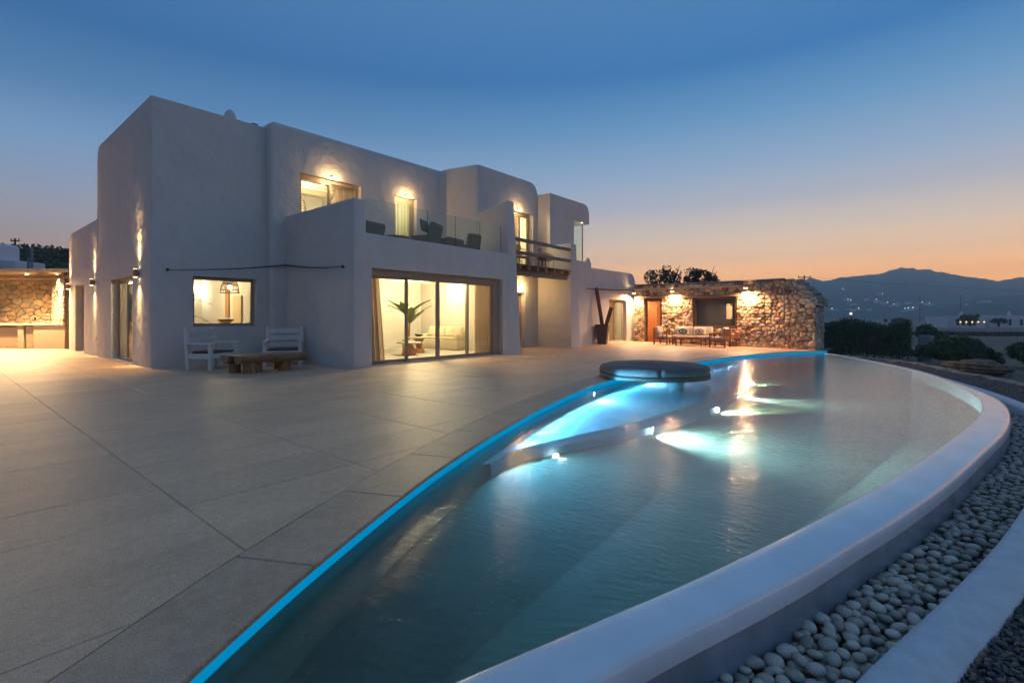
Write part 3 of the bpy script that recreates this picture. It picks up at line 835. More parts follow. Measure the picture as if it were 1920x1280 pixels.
# terrace block over the living room
BP = [(7.34, 11.69), (13.6, 11.69), (14.456, 14.0), (14.1, 15.498), (7.34, 15.498)]
b = block(BP, -.3, 3.65, [(lambda m, v: (not v) and m.z > 3.6 and near(m.y, 11.69), .04)])
finish(b, 'wall', P, extra=[((7.6, 11.95, 3.45), (13.56, 15.6, 3.9)), ((13.5, 12.6, 3.45), (13.9, 15.6, 3.9))])
b = block([(7.335, 11.684), (7.72, 11.684), (7.72, 15.6), (7.335, 15.6)], -.3, 4.54, [(lambda m, v: (not v) and m.z > 4.4, .05), (lambda m, v: v and m.y < 12, .05)])
finish(b, 'side_wall', P)
b = block([(13.6, 11.684), (14.40, 11.684), (14.70, 14.02), (14.455, 14.02)], -.3, 5.60,
          [(lambda m, v: (not v) and m.z > 5.5, .06), (lambda m, v: v and m.y < 12, .05)], top=[(13.6, 11.70), (13.97, 11.70), (14.60, 14.02), (14.455, 14.02)])
finish(b, 'side_wall', P)

# ------------------------------------------------------------------ joinery
def vmb(mb, name, mat, parent=None, smooth=False):
    o = mb.build(name, mat, None, smooth)
    if parent is None: return vpart(o)
    o.parent = parent; return o
def P3(axis, p, u, w_, z): return (u, p + w_, z) if axis == 'y' else (p + w_, u, z)
def rect_frame(axis, p, u0, u1, z0, z1, t=.07, d=.07, bottom=True):
    mb = MB(); q = lambda u_a, u_b, za, zb: mb.b2(P3(axis, p, u_a, 0, za), P3(axis, p, u_b, d, zb), bev=.006, seg=1)
    q(u0, u0 + t, z0, z1); q(u1 - t, u1, z0, z1); q(u0 + t, u1 - t, z1 - t, z1)
    if bottom: q(u0 + t, u1 - t, z0, z0 + t)
    return mb
def leaf(axis, p, u0, u1, z0, z1, t=.075, d=.05, handle=None, mat='glass', bot=None):
    mb = rect_frame(axis, p, u0, u1, z0, z1, t, d)
    f = vmb(mb, 'sash', M['frame'])
    m2 = MB().b2(P3(axis, p, u0 + t, d * .4, z0 + t), P3(axis, p, u1 - t, d * .4 + .008, z1 - t)); vmb(m2, 'pane', M[mat], f)
    if handle is not None:
        m3 = MB(); m3.b2(P3(axis, p, handle - .012, -.035, 1.0 if z0 < 1 else z0 + .95), P3(axis, p, handle + .012, -.02, 1.28 if z0 < 1 else z0 + 1.2), bev=.003, seg=1)
        m3.b2(P3(axis, p, handle - .01, -.02, (1.12 if z0 < 1 else z0 + 1.05)), P3(axis, p, handle + .01, 0, (1.15 if z0 < 1 else z0 + 1.08)))
        vmb(m3, 'handle', M['black'], f)
    return f
# living room sliding doors: header, frame and four leaves
Y0 = 11.86
vmb(MB().b2((7.89, Y0 - .02, 2.52), (13.10, Y0 + .12, 2.712)).b2((7.89, Y0 - .05, 2.60), (13.10, Y0 - .022, 2.64)), 'door_header', M['frame'])
vmb(MB().b2((13.02, Y0, .05), (13.34, Y0 + .11, 2.712)), 'door_jamb', M['frame'])
u = [7.89, 9.22, 10.40, 11.78, 13.02]
leaf('y', Y0 + .06, u[0], u[1] + .06, .06, 2.53); leaf('y', Y0, u[1] - .02, u[2] + .03, .06, 2.53, handle=None)
leaf('y', Y0, u[2] + .03, u[3] + .02, .06, 2.53, handle=u[2] + .07); leaf('y', Y0 + .06, u[3] - .06, u[4], .06, 2.53)
vmb(MB().b2((7.89, 11.70, .028), (13.34, 12.0, .052)), 'threshold', M['base'])
# dining window
f = vmb(rect_frame('y', 16.0, 4.85, 6.56, 1.09, 2.52, .09, .06), 'window_frame', M['frame'])
vmb(MB().b2((4.94, 16.02, 1.18), (6.47, 16.028, 2.43)), 'pane', M['glass'], f)
# dining side door (two leaves) and rear room door
vmb(rect_frame('x', 4.02, 17.57, 20.13, .02, 2.56, .06, .09), 'door_frame', M['frame'])
leaf('x', 4.00, 17.62, 18.90, .03, 2.50); leaf('x', 4.06, 18.8, 20.08, .03, 2.50, handle=18.86)
vmb(rect_frame('x', 4.06, 24.30, 25.95, .02, 2.60, .09, .10), 'door_frame', M['frame'])
leaf('x', 4.08, 24.38, 25.87, .03, 2.52)
# bedroom glazing
vmb(rect_frame('y', 15.68, 7.77, 10.02, 3.46, 6.02, .11, .10), 'door_frame', M['frame'])
leaf('y', 15.69, 7.86, 8.98, 3.5, 5.93, .07); leaf('y', 15.75, 8.88, 9.93, 3.5, 5.93, .07)
# second upper door
f2 = vmb(rect_frame('y', 15.68, 11.48, 12.52, 3.46, 5.98, .11, .10), 'door_frame', M['frame'])
leaf('y', 15.70, 11.59, 12.41, 3.5, 5.87, .08)
# balcony door
vmb(rect_frame('y', 14.2, 16.66, 18.08, 3.42, 6.06, .10, .10), 'door_frame', M['frame'])
leaf('y', 14.21, 16.76, 17.42, 3.46, 5.97, .06); leaf('y', 14.25, 17.36, 17.98, 3.46, 5.97, .06)
# small lower door
vmb(rect_frame('y', 14.22, 16.25, 17.50, .02, 2.48, .07, .10), 'door_frame', M['frame'])
leaf('y', 14.24, 16.32, 16.9, .03, 2.42, .06); leaf('y', 14.24, 16.9, 17.43, .03, 2.42, .06)
# end room door
vmb(rect_frame('y', 13.3, 23.55, 25.55, .02, 2.32, .08, .09), 'door_frame', M['frame'])
leaf('y', 13.36, 23.63, 24.62, .03, 2.24, .07); leaf('y', 13.31, 24.55, 25.47, .03, 2.24, .07)
# corner window
cw = vmb(MB().b2((20.44, 13.38, 4.16), (21.36, 13.392, 6.08)).b2((21.348, 13.394, 4.16), (21.36, 17.0, 6.08)), 'corner_pane', M['glass'])
vmb(MB().b2((21.33, 13.365, 4.16), (21.375, 13.41, 6.079)), 'corner_post', M['frame'])
# lit slot on the pier flank
vmb(MB().b2((20.38, 13.075, 1.05), (20.47, 13.095, 2.4)), 'lit_slot', emit_material('slot_light', (1, .80, .55), .9))
# wall sockets
vmb(MB().box((17.95, 13.985, .56), (.10, .02, .12), bev=.01), 'wall_socket', M['white_wood'])
vmb(MB().box((3.84, 22.3, .62), (.02, .22, .10), bev=.01), 'wall_socket', M['white_wood'])
# roof items
def chimney(loc, s_, name, label):
    mb = MB(); mb.lathe([(.20, -.4), (.20, .1), (.19, .25), (.155, .38), (.09, .48), (.02, .53)], (0, 0, 0), 20)
    o = mb.build(name, M['plaster'], None, True); o.location = loc; o.scale = (s_, s_, s_); vpart(o); return o
chimney((6.25, 17.0, 7.45), .95, 'chimney', '')
o = vmb(MB().b2((6.50, 15.95, 7.15), (6.66, 16.1, 7.34)), 'roof_spotlight', M['black'])
# belled chimney with a hole at the right
mb = MB()
hole = []
n_ = 14; Vv = []; Ff = []
prof = [(.0, .17), (.18, .17), (.34, .155), (.46, .12), (.55, .06), (.58, .0)]
out = [(-w_, z_) for z_, w_ in prof] + [(w_, z_) for z_, w_ in prof[::-1]][1:]
tri = [(-.05, .36), (.05, .36), (.035, .44), (0, .48), (-.035, .44)]
mb.b2((-.17, -.08, -.3), (.17, .08, .33), bev=.02); mb.b2((-.16, -.08, .325), (-.055, .08, .46), bev=.02); mb.b2((.055, -.08, .325), (.16, .08, .46), bev=.02)
mb.prism([(-.10, -.08), (.10, -.08), (.10, .08), (-.10, .08)], .455, .54, bev=.03); mb.prism([(-.05, -.07), (.05, -.07), (.05, .07), (-.05, .07)], .52, .60, bev=.02)
o = mb.build('chimney', M['plaster']); o.location = (22.2, 13.6, 3.84); vpart(o)

# glass balustrade along the upper terrace (each pane a part of its own)
bal = empty('glass_balustrade', (7.75, 11.82, 3.65), 0, 'frameless clear glass balustrade of five panes along the upper terrace parapet', 'balustrade')
edges = [7.76, 8.86, 9.98, 11.14, 12.29, 13.36]
for a_, b_ in zip(edges[:-1], edges[1:]):
    o = MB().b2((a_ + .012 - 7.75, -.006, -.0), (b_ - .012 - 7.75, .006, .985)).build('pane', M['rail_glass'], bal)
    MB().b2((b_ - .006 - 7.75, -.007, 0), (b_ + .004 - 7.75, .007, .985)).build('seal', M['black'], bal)

# ------------------------------------------------------------------ wooden balcony
bc = empty('wooden_balcony', (14.7, 12.2, 3.3), 0, 'small wooden balcony of round joists and two heavy rails under the third lit door', 'balcony')
O = Vector((14.7, 12.2, 3.3))
def bl(p): return tuple(Vector(p) - O)
MB().bar(bl((14.3, 12.2, 4.38)), bl((18.44, 12.2, 4.34)), .10, .13, .015).build('rail', M['beam_grey'], bc)
MB().bar(bl((14.3, 12.2, 3.87)), bl((18.44, 12.2, 3.85)), .10, .12, .015).build('rail', M['beam_grey'], bc)
for k in range(9):
    y0 = 12.12 + k * .205
    MB().b2(bl((14.42, y0, 3.385)), bl((18.44, y0 + .198, 3.425)), bev=.004, seg=1).build('deck_board', M['driftwood'], bc)
for k in range(7):
    x_ = 14.75 + k * .56
    MB().tube(bl((x_, 12.02, 3.285)), bl((x_, 13.99, 3.285)), .095, n=14).build('joist', M['log_end'], bc)
MB().bar(bl((14.3, 12.3, 3.09)), bl((18.3, 12.3, 3.09)), .16, .19, .03).build('main_beam', M['beam_grey'], bc)

# ------------------------------------------------------------------ lamps on the walls
def updown(x_, y_, z_, nx, ny, label, p=14, tint=WARM, group='copper up and down wall lamps'):
    e = empty('wall_lamp', (x_, y_, z_), 0, label, 'wall lamp', group)
    tx, ty = -ny, nx
    MB().tube((nx * .09, ny * .09, -.11), (nx * .09, ny * .09, .11), .055, n=18).build('lamp_body', M['fixture'], e)
    MB().b2((min(0, nx * .05) - abs(ny) * .03, min(0, ny * .05) - abs(nx) * .03, -.05), (max(0, nx * .05) + abs(ny) * .03, max(0, ny * .05) + abs(nx) * .03, .05)).build('bracket', M['fixture'], e)
    for q0 in (.108, -.114): MB().tube((nx * .09, ny * .09, q0), (nx * .09, ny * .09, q0 + .006), .045, n=14).build('lens', M['bulb'], e)
    for s_ in (1, -1):
        q = (x_ + nx * .09, y_ + ny * .09, z_ + s_ * .13)
        spot('lamp_light', q, (q[0] - nx * .02, q[1] - ny * .02, q[2] + s_), p * (6 if s_ > 0 else 3.0), 34, tint, 1, 0)
        spot('lamp_light', q, (q[0] + nx * .6, q[1] + ny * .6, q[2] + s_), p * 1.3, 120, tint, .8, 0)
    return e
updown(3.85, 16.85, 2.58, -1, 0, 'copper wall lamp between the villa corner and the nearest side door', 110)
updown(3.85, 22.45, 2.58, -1, 0, 'copper wall lamp between the two side doors of the villa', 110)
updown(3.85, 27.0, 2.62, -1, 0, 'copper wall lamp at the far end of the side wall beside the kitchen roof', 90)
def bulkhead(x_, y_, z_, label, p):
    e = empty('door_lamp', (x_, y_, z_), 0, label, 'wall lamp', 'small lamps above the upper doors')
    MB().b2((-.05, -.10, .0), (.05, 0, .04), bev=.012).build('lamp_hood', M['fixture'], e)
    MB().b2((-.05, -.09, -.018), (.05, -.02, -.001)).build('lens', M['bulb'], e)
    point('door_lamp_light', (x_, y_ - .16, z_ - .07), p * .12, WARM, .06)
bulkhead(8.89, 15.5, 6.06, 'small lit lamp above the widest upper window', 260)
bulkhead(11.98, 15.5, 6.02, 'small lit lamp above the narrow upper door behind the glass balustrade', 260)
bulkhead(16.95, 14.0, 6.10, 'small lit lamp above the balcony door', 220)
bulkhead(17.1, 14.0, 2.72, 'small lit lamp above the door below the wooden balcony', 420)
# recessed light in the overhang by the corner window
vmb(MB().tube((21.2, 13.32, 6.07), (21.2, 13.32, 6.082), .03), 'soffit_lamp', M['bulb'])

# ------------------------------------------------------------------ room light
point('living_light', (11.0, 13.2, 2.5), 300, (1, .67, .32), .25)
point('living_light', (12.8, 16.0, 2.5), 360, (1, .67, .32), .25)
point('dining_light', (5.6, 18.8, 2.5), 180, (1, .68, .34), .2)
point('bedroom_light', (9.0, 17.3, 5.7), 230, (1, .68, .34), .2)
point('upper_room_light', (12.2, 17.0, 5.8), 200, (1, .76, .42), .2)
point('balcony_room_light', (17.0, 15.6, 5.8), 300, (1, .67, .32), .2)
point('lower_room_light', (16.8, 15.3, 2.4), 88, (1, .67, .32), .2)
point('corner_room_light', (20.9, 15.3, 5.6), 64, (1, .80, .5), .15)
point('end_room_light', (24.3, 14.8, 2.5), 180, (1, .68, .34), .2)
point('rear_room_light', (5.5, 24.5, 2.4), 24, (1, .7, .4), .2)
# ================================================================== STONE WORK
def clip_half(poly, a, b, c):     # keep a*x+b*y<=c
    out = []
    for i in range(len(poly)):
        p, q = poly[i], poly[(i + 1) % len(poly)]
        dp, dq = a * p[0] + b * p[1] - c, a * q[0] + b * q[1] - c
        if dp <= 0: out.append(p)
        if (dp < 0 < dq) or (dq < 0 < dp):
            t = dp / (dp - dq); out.append((p[0] + (q[0] - p[0]) * t, p[1] + (q[1] - p[1]) * t))
    return out
def cells(region, w_, h_):
    xs = [p[0] for p in region]; zs = [p[1] for p in region]
    pts = []; z = min(zs) + h_ * .5; row = 0
    while z < max(zs) + h_ * .3:
        x = min(xs) + random.uniform(.2, .8) * w_
        while x < max(xs):
            pts.append((x + random.uniform(-.18, .18) * w_, z + random.uniform(-.3, .3) * h_)); x += w_ * random.choice((.55, .75, 1, 1, 1.3, 1.7))
        z += h_ * random.choice((.8, 1, 1.2)); row += 1
    res = []
    asp = (w_ / h_) ** .7
    for i, p in enumerate(pts):
        poly = list(region)
        nb = sorted((q for j, q in enumerate(pts) if j != i), key=lambda q: (q[0] - p[0]) ** 2 + ((q[1] - p[1]) * asp) ** 2)[:14]
        for q in nb:
            a = (q[0] - p[0]); b = (q[1] - p[1]) * asp * asp
            c = a * (p[0] + q[0]) / 2 + b * (p[1] + q[1]) / 2
            poly = clip_half(poly, a, b, c)
            if len(poly) < 3: break
        if len(poly) >= 3:
            A = .5 * abs(sum(poly[k][0] * poly[(k + 1) % len(poly)][1] - poly[(k + 1) % len(poly)][0] * poly[k][1] for k in range(len(poly))))
            if A > w_ * h_ * .12: res.append(poly)
    return res
def stone_geo(poly, gap=.012, out=.05, axis='y', back=.03):
    n_ = len(poly); cx = sum(p[0] for p in poly) / n_; cz = sum(p[1] for p in poly) / n_
    # round the corners a little by cutting them
    pp = []
    for k in range(n_):
        a, b = poly[k], poly[(k + 1) % n_]
        pp += [(a[0] * .87 + b[0] * .13, a[1] * .87 + b[1] * .13), (a[0] * .13 + b[0] * .87, a[1] * .13 + b[1] * .87)]
    n_ = len(pp); V = []
    for wd, sh in ((back, 0), (-out + .022, 0), (-out + .006, .07), (-out, .20)):
        for p in pp:
            dx_, dz_ = cx - p[0], cz - p[1]; l = math.hypot(dx_, dz_) or 1; g_ = min(gap / l, .3)
            f = g_ + sh * (1 + random.uniform(-.2, .2))
            V.append((p[0] + dx_ * f, wd + (random.uniform(-.004, .004) if sh else 0), p[1] + dz_ * f))
    V.append((cx, -out - random.uniform(-.004, .012), cz))
    F = []
    for r_ in range(3):
        for k in range(n_):
            k2 = (k + 1) % n_; F.append((r_ * n_ + k, r_ * n_ + k2, (r_ + 1) * n_ + k2, (r_ + 1) * n_ + k))
    for k in range(n_): F.append((3 * n_ + k, 3 * n_ + (k + 1) % n_, 4 * n_))
    return V, F
def pick_stone():
    return random.choices([M['stoneA'], M['stoneB'], M['stoneC']], [5, 3.2, 1.8])[0]

random.seed(11)
LW = 9.53
ang = math.atan2(3.62 - 12.88, 23.84 - 26.09)
hut = empty('stone_hut', (26.09, 12.88, 0), ang, 'long fieldstone pool house with a plank door, dark window and sloping broken end wall', 'stone building')
# mortar body behind the stones
mb = MB()
mb.b2((0, 0, -.3), (.72, .35, 3.16)); mb.b2((.722, 0, 2.40), (1.858, .35, 3.13)); mb.b2((1.86, 0, -.3), (3.78, .35, 3.10))
mb.b2((3.782, 0, -.3), (6.078, .35, .88)); mb.b2((3.782, 0, 2.34), (6.078, .35, 3.05)); mb.b2((6.08, 0, -.3), (8.3, .35, 3.02))
mb.build('mortar_wall', M['mortar'], hut)
mb = MB()
pts2 = [(8.302, -.3), (9.52, -.3), (9.52, 1.84), (9.11, 2.38), (8.73, 2.86), (8.302, 2.99)]
V = [(p[0], y_, p[1]) for y_ in (0, .78) for p in pts2]; n_ = len(pts2)
mb.raw(V, [tuple(range(n_)), tuple(range(n_, 2 * n_))[::-1]] + [(k, (k + 1) % n_, n_ + (k + 1) % n_, n_ + k) for k in range(n_)]).build('end_wall', M['mortar'], hut)
MB().prism([(0, .352), (8.2, .352), (6.1, 4.4), (0, 4.4)], 0, 2.98).build('body', M['mortar'], hut)
vv = [(-.1, -.03, 3.17), (3.8, -.03, 3.06), (8.3, -.03, 3.00), (-.1, .5, 3.17), (3.8, .5, 3.06), (7.9, .5, 3.0)]
V = vv + [(a, b, c + .06) for a, b, c in vv]
pydata('roof_cap', V, [(0, 3, 4, 1), (1, 4, 5, 2), (6, 7, 10, 9), (7, 8, 11, 10), (0, 1, 7, 6), (1, 2, 8, 7), (3, 9, 10, 4), (4, 10, 11, 5), (0, 6, 9, 3), (2, 5, 11, 8)], M['roofslab'], hut)
regs = [([(0, 0), (.70, 0), (.70, 2.4), (0, 2.4)], .20, .145), ([(1.88, 0), (3.76, 0), (3.76, 2.4), (1.88, 2.4)], .20, .14), ([(3.78, 0), (6.08, 0), (6.08, .82), (3.78, .82)], .22, .15),
        ([(6.10, 0), (8.3, 0), (8.3, 2.4), (6.10, 2.4)], .21, .155), ([(0, 2.4), (3.8, 2.4), (3.8, 3.05), (0, 3.13)], .26, .19), ([(3.8, 2.42), (8.3, 2.4), (8.3, 2.97), (3.8, 3.03)], .25, .22),
        ([(8.3, 0), (9.53, 0), (9.53, 1.86), (9.11, 2.41), (8.73, 2.88), (8.3, 2.98)], .24, .185)]
allst = []
for reg, w_, h_ in regs:
    for poly in cells(reg, w_, h_): allst.append(poly)
allst.sort(key=lambda p: -sum(q[0] for q in p) / len(p))
for k, poly in enumerate(allst[:285]):
    V, F = stone_geo(poly, .010, random.uniform(.03, .075)); pydata('stone', V, F, pick_stone(), hut, True)
buck = {}
for poly in allst[285:]:
    V, F = stone_geo(poly, .010, random.uniform(.03, .08)); m_ = pick_stone(); b_ = buck.setdefault(m_.name, ([], [], m_))
    o_ = len(b_[0]); b_[0].extend(V); b_[1].extend([tuple(i + o_ for i in f) for f in F])
for nm_, (V, F, m_) in buck.items():
    o = pydata('far_stones', V, F, m_, hut, True); o['kind'] = 'stuff'
# end face stones (facing the camera side, dark) and the stepped broken top
for poly in cells([(.0, 0), (.78, 0), (.78, 1.8), (0, 1.8)], .3, .24):
    V, F = stone_geo(poly, .010, random.uniform(.01, .04)); V = [(9.52 - v[1], v[0], v[2]) for v in V]
    pydata('stone', V, F, M['stoneB'], hut, True)
for k in range(26):
    t_ = k / 25
    if t_ < .45: u_ = 8.5 + t_ / .45 * .6; z_ = 2.95 - t_ / .45 * .50
    else: u_ = 9.1 + (t_ - .45) / .55 * .42; z_ = 2.45 - (t_ - .45) / .55 * .6
    for row in range(3):
        mb = MB(); mb.box((0, 0, 0), (random.uniform(.26, .42), random.uniform(.22, .34), random.uniform(.05, .09)), (random.uniform(-.15, .15), random.uniform(-.1, .3), random.uniform(-.5, .5)), bev=.015, seg=1)
        mb.build('capping_stone', M['stoneB'], hut, loc=(u_ + random.uniform(-.06, .10), .12 + row * .27 + random.uniform(-.05, .05), z_ + .03))
# openings
MB().b2((.72, .12, 0), (1.86, .16, 2.40)).build('door_backing', M['wood_dark'], hut)
door = MB().b2((.80, .085, .0), (.86, .118, 2.34)).b2((1.72, .085, 0), (1.78, .118, 2.34)).b2((.86, .085, 2.28), (1.72, .118, 2.34)).build('door', M['wood_dark'], hut)
nb_ = 7
for k in range(nb_):
    a = .86 + (1.72 - .86) / nb_ * k
    MB().b2((a + .003, .06, .03), (a + .86 / nb_ - .003, .1, 2.28), bev=.006, seg=1).build('board', M['wood_door'], door)
for z_ in (.35, 1.28, 2.12): MB().b2((.86, .045, z_), (1.66, .059, z_ + .035)).build('iron_strap', M['fixture'], door)
MB().b2((.40, -.12, 2.40), (2.18, .2, 2.54), bev=.02).build('lintel', M['driftwood'], hut)
MB().b2((3.22, -.13, 2.34), (6.24, .2, 2.45), bev=.02).build('lintel', M['driftwood'], hut)
win = MB()
win.b2((3.78, .02, .88), (3.88, .24, 2.33)).b2((5.99, .02, .88), (6.08, .24, 2.33)).b2((3.88, .02, 2.25), (5.99, .24, 2.33)).b2((3.88, .02, .88), (5.99, .24, .95))
w0 = win.build('window', M['wood_dark'], hut)
MB().b2((3.88, .14, .95), (5.99, .15, 2.25)).build('pane', M['dark_glass'], w0)
MB().b2((5.50, .125, 1.28), (5.80, .138, 2.02)).build('lit_blind', M['band'], w0)
# three wall lamps on the hut
def hutlamp(u_, label, p):
    x_ = 26.09 + math.cos(ang) * u_; y_ = 12.88 + math.sin(ang) * u_
    nx, ny = -math.cos(ang + PI / 2), -math.sin(ang + PI / 2)
    e = empty('wall_lamp', (x_, y_, 2.76), ang, label, 'wall lamp', 'wall lamps on the stone building')
    MB().b2((-.05, -.38, -.06), (.05, -.28, .06), bev=.01).build('lamp_body', M['fixture'], e)
    MB().b2((-.02, -.28, -.02), (.02, .02, .02)).build('bracket', M['fixture'], e)
    MB().b2((-.06, -.39, -.08), (.06, -.27, -.061)).build('lens', M['bulb'], e)
    q = (x_ + nx * .34, y_ + ny * .34, 2.74)
    spot('hut_lamp_light', (q[0], q[1], q[2] - .10), (q[0] + nx * .25, q[1] + ny * .25, 1.2), p * 1.45, 172, WARMER, .7, 0)
    spot('hut_lamp_light', (q[0], q[1], q[2] + .09), (q[0], q[1], 4), p * .06, 150, WARMER, 1, 0)
hutlamp(.22, 'lit lamp high on the stone wall left of the orange plank door', 380)
hutlamp(2.74, 'lit lamp on the stone wall between the plank door and the dark window', 360)
hutlamp(6.7, 'lit lamp on the stone wall right of the dark window', 400)

# ------------------------------------------------------------------ left kitchen under its flat roof
kx = Vector((-.645, .764, 0)); ka = math.atan2(.764, -.645)
kit = empty('outdoor_kitchen', (3.92, 28.31, 0), ka + PI, 'cream built outdoor kitchen counter with recessed cupboards at the left edge', 'outdoor kitchen')
# local x runs right (towards the villa), local y runs towards the camera(-) / back(+) after the half turn
def kb(a, b): return a, b
mb = MB(); mb.b2((-6.5, .0, 1.0), (-.02, .75, 1.08), bev=.01); mb.build('worktop', M['counter'], kit)
mb = MB(); mb.b2((-6.5, .72, 0), (-.02, .76, 1.0)); mb.build('back_panel', M['counter'], kit)
MB().b2((-1.46, .03, 0), (-.02, .715, .999)).build('end_block', M['counter'], kit)
MB().b2((-1.82, .06, .0), (-1.50, .09, .96), bev=.01).build('cabinet_door', M['cabinet'], kit)
MB().b2((-2.14, .03, 0), (-1.9, .715, .999)).build('divider', M['counter'], kit)
for k in range(4): MB().b2((-3.12 - k * 1.0, .08, .06), (-2.18 - k * 1.0, .11, .93), bev=.01).build('cabinet_door', M['cabinet'], kit)
MB().b2((-6.5, .05, .0), (-2.14, .715, .05)).build('plinth', M['counter'], kit)
MB().path([(-.65, .45, 1.08), (-.65, .45, 1.30), (-.58, .40, 1.36), (-.50, .34, 1.30)], .016).build('tap', M['fixture'], kit)
kw = empty('kitchen_wall', (3.92, 28.31, 0), ka + PI, 'honey coloured fieldstone wall behind the outdoor kitchen counter', 'stone wall')
MB().b2((-7.5, 2.35, -.1), (.2, 2.6, 3.35)).build('mortar_wall', M['mortar'], kw)
for poly in cells([(-6.2, 1.0), (.1, 1.0), (.1, 3.1), (-6.2, 3.1)], .42, .22):
    V, F = stone_geo(poly, .012, random.uniform(.02, .05)); V = [(v[0], v[1] + 2.35, v[2]) for v in V]
    pydata('stone', V, F, random.choice([M['stoneA'], M['stoneA'], M['stoneB']]), kw, True)
sw = empty('kitchen_side_wall', (3.84, 28.25, 0), PI / 2, 'pale fieldstone return wall joining the kitchen to the villa', 'stone wall')
MB().b2((0, -.35, -.1), (3.2, -.02, 3.35)).build('mortar_wall', M['mortar'], sw)
for poly in cells([(0, 1.0), (3.0, 1.0), (3.0, 3.1), (0, 3.1)], .34, .2):
    V, F = stone_geo(poly, .012, random.uniform(.02, .05)); V = [(v[0], .02 - v[1], v[2]) for v in V]
    pydata('stone', V, F, random.choice([M['stoneA'], M['stoneB'], M['stoneB']]), sw, True)
pg = empty('kitchen_roof', (3.92, 28.31, 0), ka + PI, 'flat cream canopy roof with a long timber beam over the outdoor kitchen', 'canopy')
MB().b2((-8, -.1, 3.0), (.25, .08, 3.17), bev=.01).build('front_beam', M['driftwood'], pg)
MB().b2((-8, -.3, 3.28), (.3, 2.9, 3.42), bev=.01).build('canopy', M['counter'], pg)
for k in range(11): MB().b2((-7.0 + k * .7, .082, 3.08), (-6.88 + k * .7, 2.34, 3.20)).build('rafter', M['counter'], pg)
for k in range(2): MB().b2((-1.1 - k * 2.2, -.2, 3.17), (-.98 - k * 2.2, .3, 3.279)).build('spacer', M['counter'], pg)
spk = empty('wall_speaker', (3.92, 28.31, 0), ka + PI, 'small white rounded loudspeaker high on the kitchen stone wall', 'speaker')
MB().box((-.62, 2.2, 2.72), (.30, .2, .42), bev=.07, seg=3).build('speaker_case', M['counter'], spk)
pv = empty('kitchen_socket', (3.92, 28.31, 0), ka + PI, 'small round lit socket on the kitchen stone wall above the counter', 'socket')
MB().tube((-3.6, 2.26, 1.3), (-3.6, 2.31, 1.3), .07, n=16).build('ring', M['black'], pv)
MB().tube((-3.6, 2.25, 1.3), (-3.6, 2.259, 1.3), .035, n=12).build('face', M['white_wood'], pv)
def kp(a, b, z_): 
    v = Vector((3.92, 28.31, z_)) + kx * (-a) + Vector((.764, .645, 0)) * b; return v
for a in (-3.6, -2.2, -.9):
    e = empty('canopy_lamp', kp(a, .5, 3.2), 0, {-3.6: 'recessed canopy lamp at the left end over the counter', -2.2: 'recessed canopy lamp over the middle of the counter', -.9: 'recessed canopy lamp nearest the villa'}[a], 'ceiling lamp', 'lamps under the kitchen canopy')
    MB().tube((0, 0, -.02), (0, 0, .03), .06, n=16).build('lamp_body', M['bulb'], e)
    spot('canopy_lamp_light', kp(a, .45, 3.15), kp(a, .5, 0), 550, 150, WARM, 1, .05)
    spot('canopy_lamp_light', kp(a, -.32, 3.1), kp(a, -1.4, 0), 950, 165, WARM, .6, .05)
# ================================================================== FURNITURE ON THE TERRACE
random.seed(21)
# white slatted armchairs
def white_chair(loc, rz, label):
    e = empty('garden_armchair', loc, rz, label, 'armchair', 'white wooden armchairs by the log table')
    W, D = 1.0, .74       # local: x width, -y is the front
    for sx in (-1, 1):
        x_ = sx * (W / 2 - .045)
        MB().box((x_, -D / 2 + .045, .325), (.09, .09, .65), bev=.008, seg=1).build('front_leg', M['white_wood'], e)
        MB().bar((x_, D / 2 - .05, .0), (x_, D / 2 + .03, 1.08), .09, .09, .008).build('back_post', M['white_wood'], e)
        MB().box((x_, -.02, .675), (.12, D + .06, .05), bev=.01, seg=1).build('armrest', M['white_wood'], e)
        MB().box((x_, 0, .35), (.05, D - .14, .13), bev=.006, seg=1).build('side_rail', M['white_wood'], e)
    MB().box((0, -D / 2 + .04, .35), (W - .18, .05, .13), bev=.006, seg=1).build('front_rail', M['white_wood'], e)
    for k, z_ in enumerate((.56, .76, .96)):
        MB().box((0, D / 2 - .05 + .08 * (z_ / 1.08) - .03, z_), (W - .18, .03, .13), bev=.008, seg=1).build('back_slat', M['white_wood'], e)
    for k in range(5): MB().box((0, -D / 2 + .10 + k * .125, .405), (W - .19, .115, .022), bev=.004, seg=1).build('seat_slat', M['white_wood'], e)
    MB().box((0, -.01, .445), (W - .2, D - .16, .055), bev=.025, seg=2).build('seat_pad', M['brown_cushion'], e)
    return e
white_chair((4.93, 14.55, 0), math.atan2(.5, .86), 'white wooden armchair under the dining window at the left end of the log table')
white_chair((6.62, 14.15, 0), math.atan2(-.5, .86), 'white wooden armchair in the corner behind the right end of the log table')

lt = empty('log_table', (5.52, 12.82, 0), R(2), 'low table of two split logs laid side by side on round stump legs', 'low table')
def halflog(y_, r_, x0, x1, top):
    n_ = 14; V = []; st = 9
    for i in range(st):
        x_ = x0 + (x1 - x0) * i / (st - 1); rr = r_ * (1 + .05 * math.sin(i * 1.9 + y_ * 5)); dy_ = .02 * math.sin(i * .8 + y_)
        for k in range(n_):
            a = PI + PI * k / (n_ - 1); V.append((x_, y_ + dy_ + rr * math.cos(a), top + rr * .86 * math.sin(a)))
    F = []
    for i in range(st - 1):
        for k in range(n_): F.append((i * n_ + k, i * n_ + (k + 1) % n_, (i + 1) * n_ + (k + 1) % n_, (i + 1) * n_ + k))
    F += [tuple(range(n_))[::-1], tuple((st - 1) * n_ + k for k in range(n_))]
    return MB().raw(V, F)
halflog(-.21, .235, -.74, .90, .43).build('split_log', M['log'], lt)
